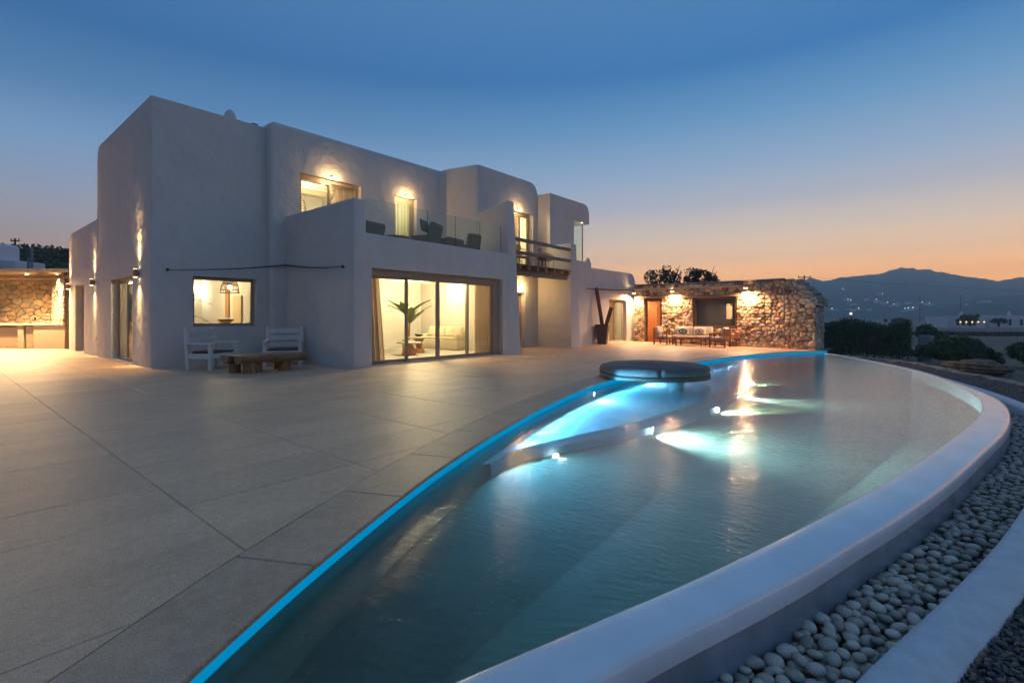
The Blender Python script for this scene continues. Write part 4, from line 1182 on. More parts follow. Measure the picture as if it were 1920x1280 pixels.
halflog(.26, .225, -.84, .86, .425).build('split_log', M['log'], lt)
for (x_, y_, r_) in ((-.45, -.2, .15), (-.62, .22, .13), (.42, -.18, .14), (.5, .24, .13), (-.22, -.1, .11)):
    MB().lathe([(r_ * 1.05, 0), (r_, .08), (r_ * .97, .25)], (x_, y_, 0), 14).build('stump_leg', M['log_end'], lt)

# folded shade sail over the sitting corner
ss = empty('shade_sail', (7.25, 15.7, 3.0), 0, 'thin folded shade sail stretched along the wall corner above the white armchairs', 'shade sail')
O = Vector((7.25, 15.7, 3.0))
a0, b0, c0 = Vector((4.23, 15.76, 2.64)), Vector((7.24, 15.38, 2.98)), Vector((7.27, 12.12, 2.72))
def sailroll(p, q, r0, r1, n_=10):
    mb = MB(); P = [p + (q - p) * (i / n_) + Vector((0, 0, -.05 * math.sin(PI * i / n_))) for i in range(n_ + 1)]
    for i in range(n_): mb.tube(P[i] - O, P[i + 1] - O, r0 + (r1 - r0) * i / n_, r0 + (r1 - r0) * (i + 1) / n_, n=8)
    return mb
sailroll(a0, b0, .008, .028).build('rolled_cloth', M['sail'], ss); sailroll(b0, c0, .03, .010).build('rolled_cloth', M['sail'], ss)
for p in (a0, b0, c0): MB().ball(p - O, .045, sub=1).build('hook', M['black'], ss)
# roller awning from the end room to the stone building
ra = empty('rolled_awning', (21.2, 12.9, 2.78), 0, 'long thin rolled awning line running from the villa end across the stone building', 'awning')
O = Vector((21.2, 12.9, 2.78))
MB().tube((0, .12, 0), Vector((26.3, 12.7, 2.88)) - O, .02, n=8).build('wire', M['wire'], ra)
MB().tube(Vector((22.2, 13.0, 2.79)) - O, Vector((25.9, 12.85, 2.86)) - O, .035, n=10).build('rolled_cloth', M['sail'], ra)
px_ = lambda u_, o_, z_: Vector((26.09 + math.cos(ang) * u_ - math.cos(ang + PI / 2) * o_, 12.88 + math.sin(ang) * u_ - math.sin(ang + PI / 2) * o_, z_))
MB().bar(px_(.15, .3, 2.92) - O, px_(6.35, .28, 2.80) - O, .09, .09, .02).build('front_rail', M['band'], ra)

# planter with leaning planks
pl = empty('planter', (22.2, 12.72, 0), 0, 'tall tapered dark bronze planter against the villa wall holding two upright planks', 'planter')
n_ = 4
mb = MB(); V = []
for z_, r_ in ((0, .215), (1.0, .34), (1.0, .31), (.82, .29)):
    for k in range(4):
        a = PI / 4 + k * PI / 2; V.append((r_ * 1.35 * math.cos(a), r_ * 1.35 * math.sin(a), z_))
F = [(0, 1, 2, 3)[::-1]]
for r_ in range(3):
    for k in range(4): F.append((r_ * 4 + k, r_ * 4 + (k + 1) % 4, (r_ + 1) * 4 + (k + 1) % 4, (r_ + 1) * 4 + k))
F.append((12, 13, 14, 15)); mb.raw(V, F).build('pot', M['pot'], pl, rot=(0, 0, R(20)))
p1 = empty('tall_plank', (22.2, 12.72, .8), 0, 'tall reddish brown plank standing in the planter and leaning left', 'plank')
MB().bar((.02, -.02, -.1), (-.28, .2, 2.05), .13, .16, .01).build('plank', M['rust_wood'], p1)
p2 = empty('short_plank', (22.2, 12.72, .8), 0, 'short reddish brown plank standing in the planter and leaning right', 'plank')
MB().bar((.02, -.1, -.1), (.26, -.36, 1.06), .13, .18, .01).build('plank', M['rust_wood'], p2)

# ------------------------------------------------------------------ round daybed over the shallow shelf
rd = empty('round_daybed', (10.62, 4.78, -.02), 0, 'big round charcoal covered daybed in two halves floating over the shallow pool shelf', 'daybed')
RR = 1.19
MB().lathe([(RR - .10, .035), (RR + .01, .05), (RR + .015, .115), (RR - .02, .135)], (0, 0, 0), 72).build('round_base', M['slabwood'], rd, True)
def halfcush(sgn):
    n_ = 40; V = []; F = []
    prof = [(0, .138), (RR - .03, .138), (RR + .005, .165), (RR + .0, .235), (RR - .04, .292), (RR - .12, .318), (0, .335)]
    g_ = .012
    for i, (r_, z_) in enumerate(prof):
        for k in range(n_ + 1):
            a = PI * k / n_
            V.append((r_ * math.cos(a) * .995, sgn * (r_ * math.sin(a) + g_), z_ + (.004 * math.sin(a * 9) if i > 3 else 0)))
    m_ = n_ + 1
    for i in range(len(prof) - 1):
        for k in range(n_): F.append((i * m_ + k, i * m_ + k + 1, (i + 1) * m_ + k + 1, (i + 1) * m_ + k))
    # flat inner side
    side = [i * m_ for i in range(len(prof))] + [i * m_ + n_ for i in range(len(prof) - 2, 0, -1)]
    F.append(tuple(side))
    return MB().raw(V, F)
for s_ in (1, -1): halfcush(s_).build('cushion_half', M['charcoal'], rd, True, rot=(0, 0, math.atan2(6.1 - 4.72, 12.1 - 10.72) - R(14)))
MB().tube((0.45, -.35, -1.0), (0.45, -.35, .04), .16, n=24).build('pedestal', M['pool_white'], rd)

# ------------------------------------------------------------------ teak set in front of the stone building
def cushion(mb, c, s_, rot=(0, 0, 0)): return mb.box(c, s_, rot, bev=min(s_) * .45, seg=3)
def teak_seat(loc, rz, Wd, label, n_cush, grp='teak seating by the stone building', name='teak_armchair', cat='armchair'):
    e = empty(name, loc, rz, label, cat, grp); D = .72
    for sx in (-1, 1):
        x_ = sx * (Wd / 2 - .03)
        MB().box((x_, -D / 2 + .03, .30), (.055, .055, .60)).build('leg', M['teak'], e)
        MB().box((x_, D / 2 - .03, .42), (.055, .055, .84)).build('leg', M['teak'], e)
        MB().box((x_, 0, .60), (.07, D, .03), bev=.005, seg=1).build('armrest', M['teak'], e)
        MB().box((x_, 0, .30), (.04, D - .1, .06)).build('side_rail', M['teak'], e)
        for k in range(2): MB().box((x_, -.12 + k * .24, .455), (.03, .03, .26)).build('spindle', M['teak'], e)
    MB().box((0, -D / 2 + .03, .30), (Wd - .115, .035, .06)).build('front_rail', M['teak'], e)
    MB().box((0, D / 2 - .03, .30), (Wd - .115, .035, .06)).build('rear_rail', M['teak'], e)
    MB().box((0, D / 2 - .03, .80), (Wd - .115, .035, .06)).build('top_rail', M['teak'], e)
    ns = max(4, int(Wd / .16))
    for k in range(ns): MB().box((-Wd / 2 + .1 + (Wd - .2) * k / (ns - 1), D / 2 - .03, .55), (.03, .02, .44)).build('back_slat', M['teak'], e)
    for k in range(n_cush):
        w_ = (Wd - .14) / n_cush; x_ = -Wd / 2 + .07 + w_ * (k + .5)
        cushion(MB(), (x_, -.01, .40), (w_ - .01, D - .1, .12)).build('seat_cushion', M['cushion'], e, True)
        cushion(MB(), (x_, D / 2 - .14, .68), (w_ - .02, .15, .44), (R(-12), 0, 0)).build('back_cushion', M['cushion'], e, True)
    return e
teak_seat((23.95, 10.25, 0), 0, .80, 'teak armchair with grey cushions left of the teak table before the plank door', 1)
teak_seat((24.55, 9.05, 0), -PI / 2 , 2.05, 'teak two seat sofa with eye print cushions below the dark window', 2, name='teak_sofa', cat='sofa')
teak_seat((23.45, 7.35, 0), PI, .80, 'teak armchair facing away at the right end of the teak table', 1)
tt = empty('teak_table', (23.55, 8.72, 0), PI / 2, 'low slatted teak coffee table between the two teak armchairs', 'coffee table')
for k in range(7): MB().box((0, -.3 + k * .1, .40), (1.3, .09, .025), bev=.004, seg=1).build('top_slat', M['teak'], tt)
for sx in (-1, 1):
    for sy in (-1, 1): MB().box((sx * .6, sy * .3, .193), (.055, .055, .386)).build('leg', M['teak'], tt)
    MB().box((sx * .6, 0, .12), (.03, .54, .04)).build('stretcher', M['teak'], tt)
MB().box((0, 0, .12), (1.17, .03, .04)).build('stretcher', M['teak'], tt)
bs = empty('basket_chair', (24.35, 7.0, 0), R(120), 'small curved slatted wooden side chair right of the teak set', 'chair')
for k in range(4): MB().path([(.26 * math.cos(a), .26 * math.sin(a), .45 + k * .10) for a in np.linspace(-.4, PI + .4, 12)], .018, 6).build('hoop', M['amber'], bs)
for a in (0.1, PI / 2, PI - .1, -PI / 2): MB().tube((.24 * math.cos(a), .24 * math.sin(a), 0), (.26 * math.cos(a), .26 * math.sin(a), .80 if a > 0 else .42), .02).build('leg', M['amber'], bs)
MB().tube((0, 0, .38), (0, 0, .42), .25, n=20).build('seat', M['amber'], bs)
# eye print pillows leaning on the sofa
def pillow(loc, rz, tilt, w_, h_, mat, label, group, pr=None, name='pillow'):
    e = empty(name, loc, rz, label, 'pillow', group)
    n_ = 10; V = []; F = []
    for sgn in (-1, 1):
        for i in range(n_ + 1):
            for j in range(n_ + 1):
                a, b = i / n_ * 2 - 1, j / n_ * 2 - 1
                th = .075 * (max(0, (1 - a ** 4) * (1 - b ** 4))) ** .5
                pin = 1 - .07 * (1 - abs(a) ** 1.5) * abs(b) ** 3; pin2 = 1 - .07 * (1 - abs(b) ** 1.5) * abs(a) ** 3
                V.append((a * w_ / 2 * pin2, sgn * th, b * h_ / 2 * pin + h_ / 2))
    m_ = n_ + 1; o2 = m_ * m_
    for i in range(n_):
        for j in range(n_):
            q = (i * m_ + j, (i + 1) * m_ + j, (i + 1) * m_ + j + 1, i * m_ + j + 1); F.append(q); F.append(tuple(o2 + k for k in q)[::-1])
    c = pydata('pillow_cover', V, F, mat, e, True); c.rotation_euler = (tilt, 0, 0)
    if pr:
        def eye(rx, rz_, y_, m, nm):
            mb = MB(); pts = []
            for k in range(24):
                a = 2 * PI * k / 24; q = abs(math.cos(a)) ** 1.0
                pts.append((rx * math.cos(a), y_, rz_ * math.sin(a) * (1 - .35 * q) + h_ * .45))
            pts2_ = [(p[0], p[1] + .004, p[2]) for p in pts]
            mb.raw(pts + pts2_, [tuple(range(24)), tuple(range(24, 48))[::-1]] + [(k, (k + 1) % 24, 24 + (k + 1) % 24, 24 + k) for k in range(24)])
            o = mb.build(nm, m, e); o.rotation_euler = (tilt, 0, 0)
        eye(w_ * .36, h_ * .34, -.084, pr[0], 'print_outer'); eye(w_ * .24, h_ * .22, -.090, M['white_print'], 'print_ring'); eye(w_ * .12, h_ * .12, -.096, M['black'], 'print_pupil')
    return e
M['tan_print'] = material('tan_print', (.30, .19, .13), .95)
pillow((24.42, 9.45, .46), -PI / 2, R(-18), .62, .42, M['cushion'], 'cream pillow with a dark navy eye print on the left of the teak sofa', 'eye print pillows on the teak sofa', (M['navy'],))
pillow((24.42, 8.62, .46), -PI / 2, R(-18), .62, .42, M['cushion'], 'cream pillow with a tan eye print on the right of the teak sofa', 'eye print pillows on the teak sofa', (M['tan_print'],))

# ------------------------------------------------------------------ upper terrace lounge
def lounge(loc, rz, w_, d_, bh, label, name='lounge_chair', cat='lounge chair', head=True):
    e = empty(name, loc, rz, label, cat, 'grey green lounge seats on the upper terrace')
    MB().box((0, 0, .20), (w_, d_, .34), bev=.09, seg=3).build('seat_base', M['greyfab'], e, True)
    MB().box((0, -.03, .42), (w_ - .14, d_ - .16, .14), bev=.06, seg=3).build('seat_cushion', M['greyfab'], e, True)
    if head:
        MB().box((0, d_ / 2 - .10, bh * .58), (w_ * .94, .20, bh * .72), (R(-14), 0, 0), bev=.09, seg=3).build('backrest', M['greyfab'], e, True)
        for s_ in (-1, 1): MB().box((s_ * (w_ / 2 - .07), -.02, .42), (.14, d_ * .9, .30), bev=.06, seg=3).build('arm', M['greyfab'], e, True)
    return e
lounge((8.25, 12.95, 3.45), R(190), 1.5, .9, .78, 'dark grey green sofa at the left end of the glass balustrade', 'lounge_sofa', 'sofa')
lounge((10.7, 12.75, 3.45), R(205), .85, .8, 1.06, 'high backed lounge chair in the middle of the terrace behind the glass')
lounge((11.65, 12.75, 3.45), R(190), 1.0, .75, .66, 'low rounded lounge seat right of the middle chair', 'ottoman', 'ottoman')
lounge((13.0, 13.0, 3.45), R(170), .62, .62, 1.02, 'narrow armless lounge chair at the right end of the glass balustrade')
pillow((10.55, 12.60, 4.12), R(25), R(-10), .55, .42, M['greyfab'], 'grey green pillow on top of the middle lounge chair', 'terrace pillow')
st_ = empty('side_table', (9.6, 12.9, 3.45), 0, 'low dark round table between the terrace sofa and the middle chair', 'side table')
MB().tube((0, 0, .40), (0, 0, .44), .42, n=28).build('table_top', M['wood_dark'], st_); MB().tube((0, 0, 0), (0, 0, .40), .06).build('stem', M['wood_dark'], st_)
MB().tube((0, 0, 0), (0, 0, .03), .22, n=20).build('foot', M['wood_dark'], st_)

# rattan chairs on the balcony
def rattan_chair(loc, rz, label):
    e = empty('rattan_chair', loc, rz, label, 'chair', 'rattan chairs on the wooden balcony'); r_ = .016
    for sx in (-1, 1):
        MB().path([(sx * .24, -.24, 0), (sx * .26, -.26, .45), (sx * .28, -.22, .62), (sx * .28, .05, .68), (sx * .26, .26, .72)], r_).build('arm_hoop', M['rattan'], e)
        MB().path([(sx * .22, .24, 0), (sx * .22, .22, .42), (sx * .20, .30, .88)], r_).build('back_leg', M['rattan'], e)
    MB().path([(-.20, .30, .88), (-.10, .31, .93), (.10, .31, .93), (.20, .30, .88)], r_).build('top_rail', M['rattan'], e)
    for k in range(5): MB().tube((-.14 + k * .07, .24, .43), (-.13 + k * .065, .305, .92), .010).build('back_cane', M['rattan'], e)
    for k in range(3): MB().path([(-.27, -.2 + k * .02, .50 + k * .06), (-.27, .24, .52 + k * .06)], .009).path([(.27, -.2 + k * .02, .50 + k * .06), (.27, .24, .52 + k * .06)], .009).build('side_cane', M['rattan'], e)
    MB().box((0, 0, .42), (.48, .46, .035), bev=.012).build('seat', M['rattan'], e)
    return e
rattan_chair((16.1, 12.95, 3.43), R(70), 'orange rattan armchair on the left of the wooden balcony')
rattan_chair((17.65, 12.95, 3.43), R(60), 'orange rattan armchair on the right of the balcony stool')
bt = empty('balcony_stool', (16.9, 12.6, 3.43), 0, 'small dark three legged table between the rattan chairs', 'small table')
MB().tube((0, 0, .40), (0, 0, .43), .22, n=24).build('table_top', M['wood_dark'], bt)
for k in range(4): MB().tube((.13 * math.cos(k * PI / 2 + .5), .13 * math.sin(k * PI / 2 + .5), .40), (.18 * math.cos(k * PI / 2 + .5), .18 * math.sin(k * PI / 2 + .5), 0), .016).build('leg', M['wood_dark'], bt)

# ================================================================== INTERIORS
def curtain(p0, p1, z0, z1, folds, mat, label, amp=.085, flare=.0):
    p0 = Vector((*p0, 0)); p1 = Vector((*p1, 0)); d = (p1 - p0); L_ = d.length; d.normalize(); nn = Vector((-d.y, d.x, 0)); N_ = folds * 8; V = []
    rows_ = 6
    for r_ in range(rows_ + 1):
        z_ = z0 + (z1 - z0) * r_ / rows_; wd = 1 + flare * (1 - r_ / rows_)
        for k in range(N_ + 1):
            t_ = k / N_; q = p0 + d * (L_ * t_ * wd) + nn * (amp * math.sin(t_ * folds * 2 * PI + .6 * math.sin(t_ * 5)) * (.8 + .3 * (1 - r_ / rows_)))
            V.append((q.x, q.y, z_))
    F = [(r_ * (N_ + 1) + k, r_ * (N_ + 1) + k + 1, (r_ + 1) * (N_ + 1) + k + 1, (r_ + 1) * (N_ + 1) + k) for r_ in range(rows_) for k in range(N_)]
    o = pydata('curtain', V, F, mat, None, True)
    return tag(o, label, 'curtain', 'curtains in the villa windows')
curtain((7.88, 12.2), (8.42, 12.2), .06, 2.9, 5, M['curtain'], 'taupe curtain gathered at the left end of the sliding doors', flare=.4)
curtain((12.45, 12.2), (13.2, 12.2), .06, 2.9, 6, M['curtain'], 'taupe curtain gathered at the right end of the sliding doors')
curtain((9.25, 15.95), (9.95, 15.95), 3.5, 6.3, 6, M['curtain'], 'taupe curtain at the right of the widest upper window')
curtain((11.5, 15.98), (12.5, 15.98), 3.5, 6.3, 7, M['sheer'], 'pale closed curtain behind the narrow upper door')
curtain((16.75, 14.45), (17.45, 14.45), 3.45, 6.5, 6, M['curtain'], 'taupe curtain behind the balcony door')
curtain((24.4, 13.75), (25.45, 13.75), .05, 2.8, 8, M['curtain'], 'taupe curtain behind the end room sliding door')
curtain((17.0, 14.42), (17.45, 14.42), .05, 2.8, 4, M['curtain'], 'dark taupe curtain in the door below the wooden balcony')

def sofa_(loc, rz, w_, label):
    e = empty('sofa', loc, rz, label, 'sofa'); D = 1.0
    MB().box((0, 0, .21), (w_, D, .40), bev=.04).build('slipcover', M['sofa'], e, True)
    MB().box((0, -.05, .45), (w_ - .3, D - .2, .12), bev=.05, seg=3).build('seat_cushion', M['sofa'], e, True)
    MB().box((0, D / 2 - .12, .58), (w_, .24, .42), bev=.07, seg=3).build('backrest', M['sofa'], e, True)
    for s_ in (-1, 1): MB().box((s_ * (w_ / 2 - .10), 0, .50), (.20, D, .24), bev=.05).build('arm', M['sofa'], e, True)
    return e
sofa_((14.05, 15.55, .04), -PI / 2, 2.5, 'long cream slipcovered sofa along the right wall of the lit living room')
for k, (yy, lb) in enumerate(((16.35, 'cream pillow at the left end of the indoor sofa'), (15.8, 'cream pillow second from left on the indoor sofa'), (15.25, 'cream pillow third from left on the indoor sofa'), (14.7, 'cream pillow at the right end of the indoor sofa'))):
    pillow((13.98 - .06 * (k % 2), yy, .54), -PI / 2 + R((-8, 10, -6, 12)[k]), R(-20), .56, .48, M['sofa'], lb, 'pillows on the indoor sofa')
def armchair_in(loc, rz):
    e = empty('indoor_armchair', loc, rz, 'cream upholstered armchair at the left of the living room', 'armchair')
    MB().box((0, 0, .24), (.78, .78, .36), bev=.05).build('seat', M['sofa'], e, True); MB().box((0, .32, .55), (.78, .16, .50), bev=.06).build('backrest', M['sofa'], e, True)
    for s_ in (-1, 1): MB().box((s_ * .33, 0, .48), (.12, .7, .22), bev=.04).build('arm', M['sofa'], e, True)
armchair_in((10.1, 15.4, .04), R(25))
def pedestal_table(loc, r_, h_, prof, label):
    e = empty('pedestal_table', loc, 0, label, 'coffee table', 'round living room tables')
    MB().lathe([(r_ * .9, h_ - .05), (r_, h_ - .035), (r_, h_ - .01), (r_ - .01, h_)], n=32).build('table_top', M['marble'], e, True)
    MB().lathe(prof, n=12).build('pedestal', M['amber'], e, False)
pedestal_table((10.85, 13.85, .04), .42, .46, [(.24, 0), (.25, .05), (.20, .25), (.12, .38), (.12, .41)], 'low round pale table on a carved flared base behind the left door leaf')
pedestal_table((11.7, 14.35, .04), .40, .60, [(.20, 0), (.21, .14), (.12, .20), (.10, .26), (.14, .32), (.10, .38), (.17, .48), (.24, .55)], 'taller round pale table on a turned wooden base beside the plant')
bw = tag(MB().lathe([(.05, 0), (.12, .03), (.17, .09), (.16, .10), (.10, .05), (.02, .035)], n=24, cap=False).build('bowl', M['pot'], None, True), 'dark bowl on the taller round living room table', 'bowl', 'bowls'); bw.location = (11.7, 14.35, .645)
# banana plant
def banana(loc, label):
    e = empty('banana_plant', loc, 0, label, 'house plant')
    MB().lathe([(.16, 0), (.22, .05), (.24, .42), (.21, .44)], n=24).build('pot', M['counter'], e, True)
    for k, (x_, y_) in enumerate(((-.05, 0), (.06, .03), (0, -.06))): MB().tube((x_, y_, .4), (x_ * 2, y_ * 2, 1.25), .035, .022).build('stem', M['stem'], e)
    for k in range(15):
        a = k * 2.4; L_ = random.uniform(.7, 1.0); up = random.uniform(.7, 1.4); z0 = random.uniform(1.1, 1.5); wd = random.uniform(.13, .19)
        V = []; n_ = 8
        for i in range(n_ + 1):
            t_ = i / n_; rr = .12 + L_ * t_ * math.cos(up * (1 - .5 * t_)); zz = z0 + L_ * (math.sin(up) * t_ - .20 * t_ * t_)
            w_ = wd * math.sin(PI * min(1, .08 + t_ * .92)) ** .6
            for s_ in (-1, 0, 1):
                V.append((rr * math.cos(a) - s_ * w_ * math.sin(a), rr * math.sin(a) + s_ * w_ * math.cos(a), zz + (0 if s_ else -.03)))
        F = [(i * 3 + j, i * 3 + j + 1, i * 3 + j + 4, i * 3 + j + 3) for i in range(n_) for j in range(2)]
        pydata('leaf', V, F, M['leaf'], e, True)
banana((12.3, 15.75, .04), 'tall green banana plant in a pot behind the middle door leaf')
def palm(loc, label, s_=1.):
    e = empty('potted_palm', loc, 0, label, 'house plant')
    MB().lathe([(.16, 0), (.2, .4)], n=20).build('pot', M['pot'], e)
    MB().tube((0, 0, .4), (0, 0, 1.75), .04, .03).build('trunk', M['stem'], e)
    for k in range(12):
        a = k * 2 * PI / 12 + random.uniform(-.2, .2); V = []; F = []; L_ = .85; up = random.uniform(.2, 1.0); z0 = 1.75 if k % 3 else 1.35
        mb = MB()
        for i in range(10):
            t_ = i / 9; r_ = L_ * t_ * math.cos(up * (1 - .6 * t_)); z_ = z0 + L_ * (math.sin(up) * t_ - .5 * t_ * t_)
            for s2 in (-1, 1):
                q = Vector((r_ * math.cos(a), r_ * math.sin(a), z_)); l = .26 * (1 - .5 * t_)
                tip = q + Vector((math.cos(a + s2 * .8) * l, math.sin(a + s2 * .8) * l, -.05))
                o_ = Vector((-math.sin(a) * .014, math.cos(a) * .014, .01)); b_ = len(V)
                V += [q - o_, q + o_, tip]; F.append((b_, b_ + 1, b_ + 2))
        pydata('frond', V, F, M['palm'], e)
palm((4.75, 16.9, .04), 'palm with thin dark fronds at the left of the dining window')
# dining room pieces
def wicker_pendant(loc, label, s_=1., top=2.95, glow=8):
    e = empty('wicker_pendant', loc, 0, label, 'pendant lamp', 'wicker pendant lamps')
    prof = [(.10, .36), (.19, .30), (.235, .18), (.265, .04), (.28, -.06)]
    mb = MB()
    for r_, z_ in prof: mb.path([(r_ * s_ * math.cos(a), r_ * s_ * math.sin(a), z_ * s_) for a in np.linspace(0, 2 * PI, 21)], .007, 5)
    mb.path([(.215 * s_ * math.cos(a), .215 * s_ * math.sin(a), .24 * s_) for a in np.linspace(0, 2 * PI, 21)], .014, 5)
    mb.build('rings', M['wood_dark'], e)
    mb = MB()
    for k in range(28):
        a = 2 * PI * k / 28; mb.path([(r_ * s_ * math.cos(a + i * .03), r_ * s_ * math.sin(a + i * .03), z_ * s_) for i, (r_, z_) in enumerate(prof)], .005, 4)
    mb.build('canes', M['wood_dark'], e)
    MB().ball((0, 0, .12 * s_), .07 * s_, sub=2).build('bulb', M['bulb'], e, True)
    MB().tube((0, 0, .36 * s_), (0, 0, top), .006).build('cord', M['black'], e)
    point('pendant_light', (loc[0], loc[1], loc[2] + .12 * s_), glow, WARM, .06)
wicker_pendant((6.35, 17.3, 2.20), 'wicker pendant lamp hanging in the dining window', 1.0, .7, 45)
wicker_pendant((8.52, 17.3, 5.25), 'wicker pendant lamp hanging behind the upper left window pane', 1.3, 1.05, 30)
dc = empty('dining_counter', (6.0, 17.6, .04), 0, 'pale high counter behind the dining window sill', 'counter')
MB().b2((-1.0, -.3, 1.02), (1.0, .4, 1.07)).build('counter_top', M['counter'], dc); MB().b2((-.9, -.2, 0), (.9, .3, 1.02)).build('counter_base', M['counter'], dc)
bw = tag(MB().lathe([(.06, 0), (.05, .02), (.17, .08), (.25, .17), (.24, .18), (.15, .09), (.02, .05)], n=28, cap=False).build('bowl', M['amber'], None, True), 'wide wooden bowl on the counter behind the dining window', 'bowl', 'bowls'); bw.location = (6.28, 17.45, 1.112)
mr = empty('wall_mirror', (6.98, 19.2, 1.9), 0, 'narrow wooden framed mirror on the dining room wall', 'mirror')
MB().b2((-.03, -.16, -.55), (0, .16, .55)).build('mirror_frame', M['stem'], mr)
wd_ = empty('wardrobe_door', (6.98, 18.3, 0), 0, 'pale brown door leaf at the right of the dining room', 'door')
MB().b2((-.04, -.35, .04), (0, .35, 2.1), bev=.01).build('door_panel', M['band'], wd_)
pc = empty('timber_post', (6.2, 21.2, .04), 0, 'light brown timber post at the back of the dining room', 'post')
MB().b2((-.12, -.12, 0), (.12, .12, 2.9)).build('post', M['band'], pc)
def sconce_in(loc, nx, ny, label, p=18):
    e = empty('indoor_sconce', loc, 0, label, 'wall lamp', 'plaster wall lamps indoors')
    mb = MB(); n_ = 12; V = []
    tx, ty = -ny, nx
    mb.box((nx * .05, ny * .05, 0), (.22 if abs(tx) else .1, .22 if abs(ty) else .1, .12), bev=.045, seg=3); mb.build('shade', M['glow_shade'], e, True)
    point('indoor_sconce_light', (loc[0] + nx * .13, loc[1] + ny * .13, loc[2] + .12), p, (1, .80, .5), .08); 
sconce_in((14.8, 15.55, 2.36), -1, 0, 'bright half round wall lamp above the indoor sofa', 90)
sconce_in((6.6, 21.8, 2.25), 0, -1, 'bright wall lamp at the back of the dining room', 50)
ad = empty('arched_door', (8.9, 17.98, .04), 0, 'ochre arched door at the back left of the living room', 'door')
mb = MB(); pts_ = [(-.45, 0), (.45, 0), (.45, 1.9)] + [(.45 * math.cos(a), 1.9 + .35 * math.sin(a)) for a in np.linspace(.3, PI - .3, 8)] + [(-.45, 1.9)]
V = [(p[0], y_, p[1]) for y_ in (-.05, 0) for p in pts_]; n_ = len(pts_)
mb.raw(V, [tuple(range(n_)), tuple(range(n_, 2 * n_))[::-1]] + [(k, (k + 1) % n_, n_ + (k + 1) % n_, n_ + k) for k in range(n_)]).build('door_panel', material('ochre_door', (.55, .33, .10), .6), ad)
for k in range(5): vmb(MB().b2((7.76, 13.0 + k * 1.0, 2.84), (13.40 if k < 2 else 14.98, 13.14 + k * 1.0, 2.979)), 'ceiling_beam', M['counter'])
for k in range(4): vmb(MB().b2((7.26, 16.3 + k * .8, 6.2), (10.79, 16.42 + k * .8, 6.349)), 'ceiling_beam', M['counter'])
bd = empty('bed', (24.2, 16.3, .04), 0, 'cream daybed in the lit end room', 'bed')
MB().box((0, 0, .25), (1.6, 1.2, .4), bev=.06).build('mattress', M['sofa'], bd, True)
ct = empty('corner_table_lamp', (20.95, 15.2, 4.16), 0, 'pale lamp inside the glass corner window', 'lamp')
MB().lathe([(.14, 0), (.16, .5)], n=20).build('lamp_body', M['counter'], ct); MB().lathe([(.20, .5), (.14, .82)], n=20).build('lamp_shade', M['glow_shade'], ct)
# ================================================================== VEGETATION AND DISTANCE
rng = np.random.default_rng(8); random.seed(8)
def leaf_mesh(name, P, size, mat, parent, nrm_up=.0, asp=.5):
    n_ = len(P); a = rng.normal(size=(n_, 3)); a /= np.linalg.norm(a, axis=1)[:, None]
    b = np.cross(a, rng.normal(size=(n_, 3))); b /= np.linalg.norm(b, axis=1)[:, None]
    s = size * rng.uniform(.6, 1.3, (n_, 1))
    a = a * s; b = b * s * asp
    V = np.stack([P - a, P + b, P + a, P - b], 1).reshape(-1, 3); F = np.arange(n_ * 4).reshape(-1, 4)
    return fast_mesh(name, V, F, mat, parent)
def clumpy(n_, R3, clumps, cr, flat=.0, seed=0):
    """leaves gathered in clumps spread over an ellipsoid"""
    r = np.random.default_rng(seed)
    d = r.normal(size=(clumps, 3)); d /= np.linalg.norm(d, axis=1)[:, None]; d[:, 2] = np.abs(d[:, 2]) * 1.2 - .25
    c = d * (r.uniform(.45, .95, (clumps, 1))) * np.array(R3)
    k = r.integers(0, clumps, n_); q = r.normal(size=(n_, 3)); q /= np.linalg.norm(q, axis=1)[:, None]
    return c[k] + q * cr * r.uniform(.4, 1, (n_, 1)) ** .5 * r.uniform(.6, 1.3, (clumps, 1))[k] * np.array([1, 1, .8])
def shrub(loc, R3, label, n_=6000, size=.05, mat='bush', seed=1, clumps=34, cr=.28, name='shrub', cat='shrub', group=None, trunk=True):
    e = empty(name, loc, random.uniform(0, 6), label, cat, group)
    P = clumpy(n_, R3, clumps, cr, seed=seed); P[:, 2] += R3[2] * .85; P[:, 2] = np.maximum(P[:, 2], .03)
    leaf_mesh('foliage', P, size, M[mat], e)
    mb = MB()
    for k in range(5):
        a = random.uniform(0, 6.28); mb.tube((0, 0, -.05), (R3[0] * .5 * math.cos(a), R3[1] * .5 * math.sin(a), R3[2] * .9), .03 * R3[2] + .01, .012, 6)
    mb.build('stems', M['bark'], e)
    return e
# hedge behind the stone building end
hd = empty('hedge', (29.4, 2.3, -.55), 0, 'long dark clipped hedge standing right of the stone building', 'hedge')
n_ = 26000; P = np.stack([rng.uniform(-1.0, 1.0, n_), rng.uniform(-1.6, 2.9, n_), rng.uniform(0.05, 1.0, n_)], 1)
H_ = 1.62 + .14 * np.sin(P[:, 1] * 2.3) + .08 * np.sin(P[:, 1] * 6 + P[:, 0] * 5)
P[:, 2] = 1 - (1 - P[:, 2]) ** 1.2; P[:, 2] *= H_
P[:, 0] = np.sign(P[:, 0]) * np.abs(P[:, 0]) ** .5 * (.62 + .12 * np.sin(P[:, 1] * 4 + P[:, 2] * 3)); 
P[:, 0] += .25 * P[:, 1] * -.1
leaf_mesh('foliage', P + rng.normal(0, .05, P.shape), .05, M['bush'], hd)
mb = MB()
for k in range(14): mb.tube((random.uniform(-.4, .1), -1.5 + k * .31, -.1), (random.uniform(-.4, .1), -1.5 + k * .31 + random.uniform(-.2, .2), 1.2), .03, .012, 6)
mb.build('stems', M['bark'], hd)
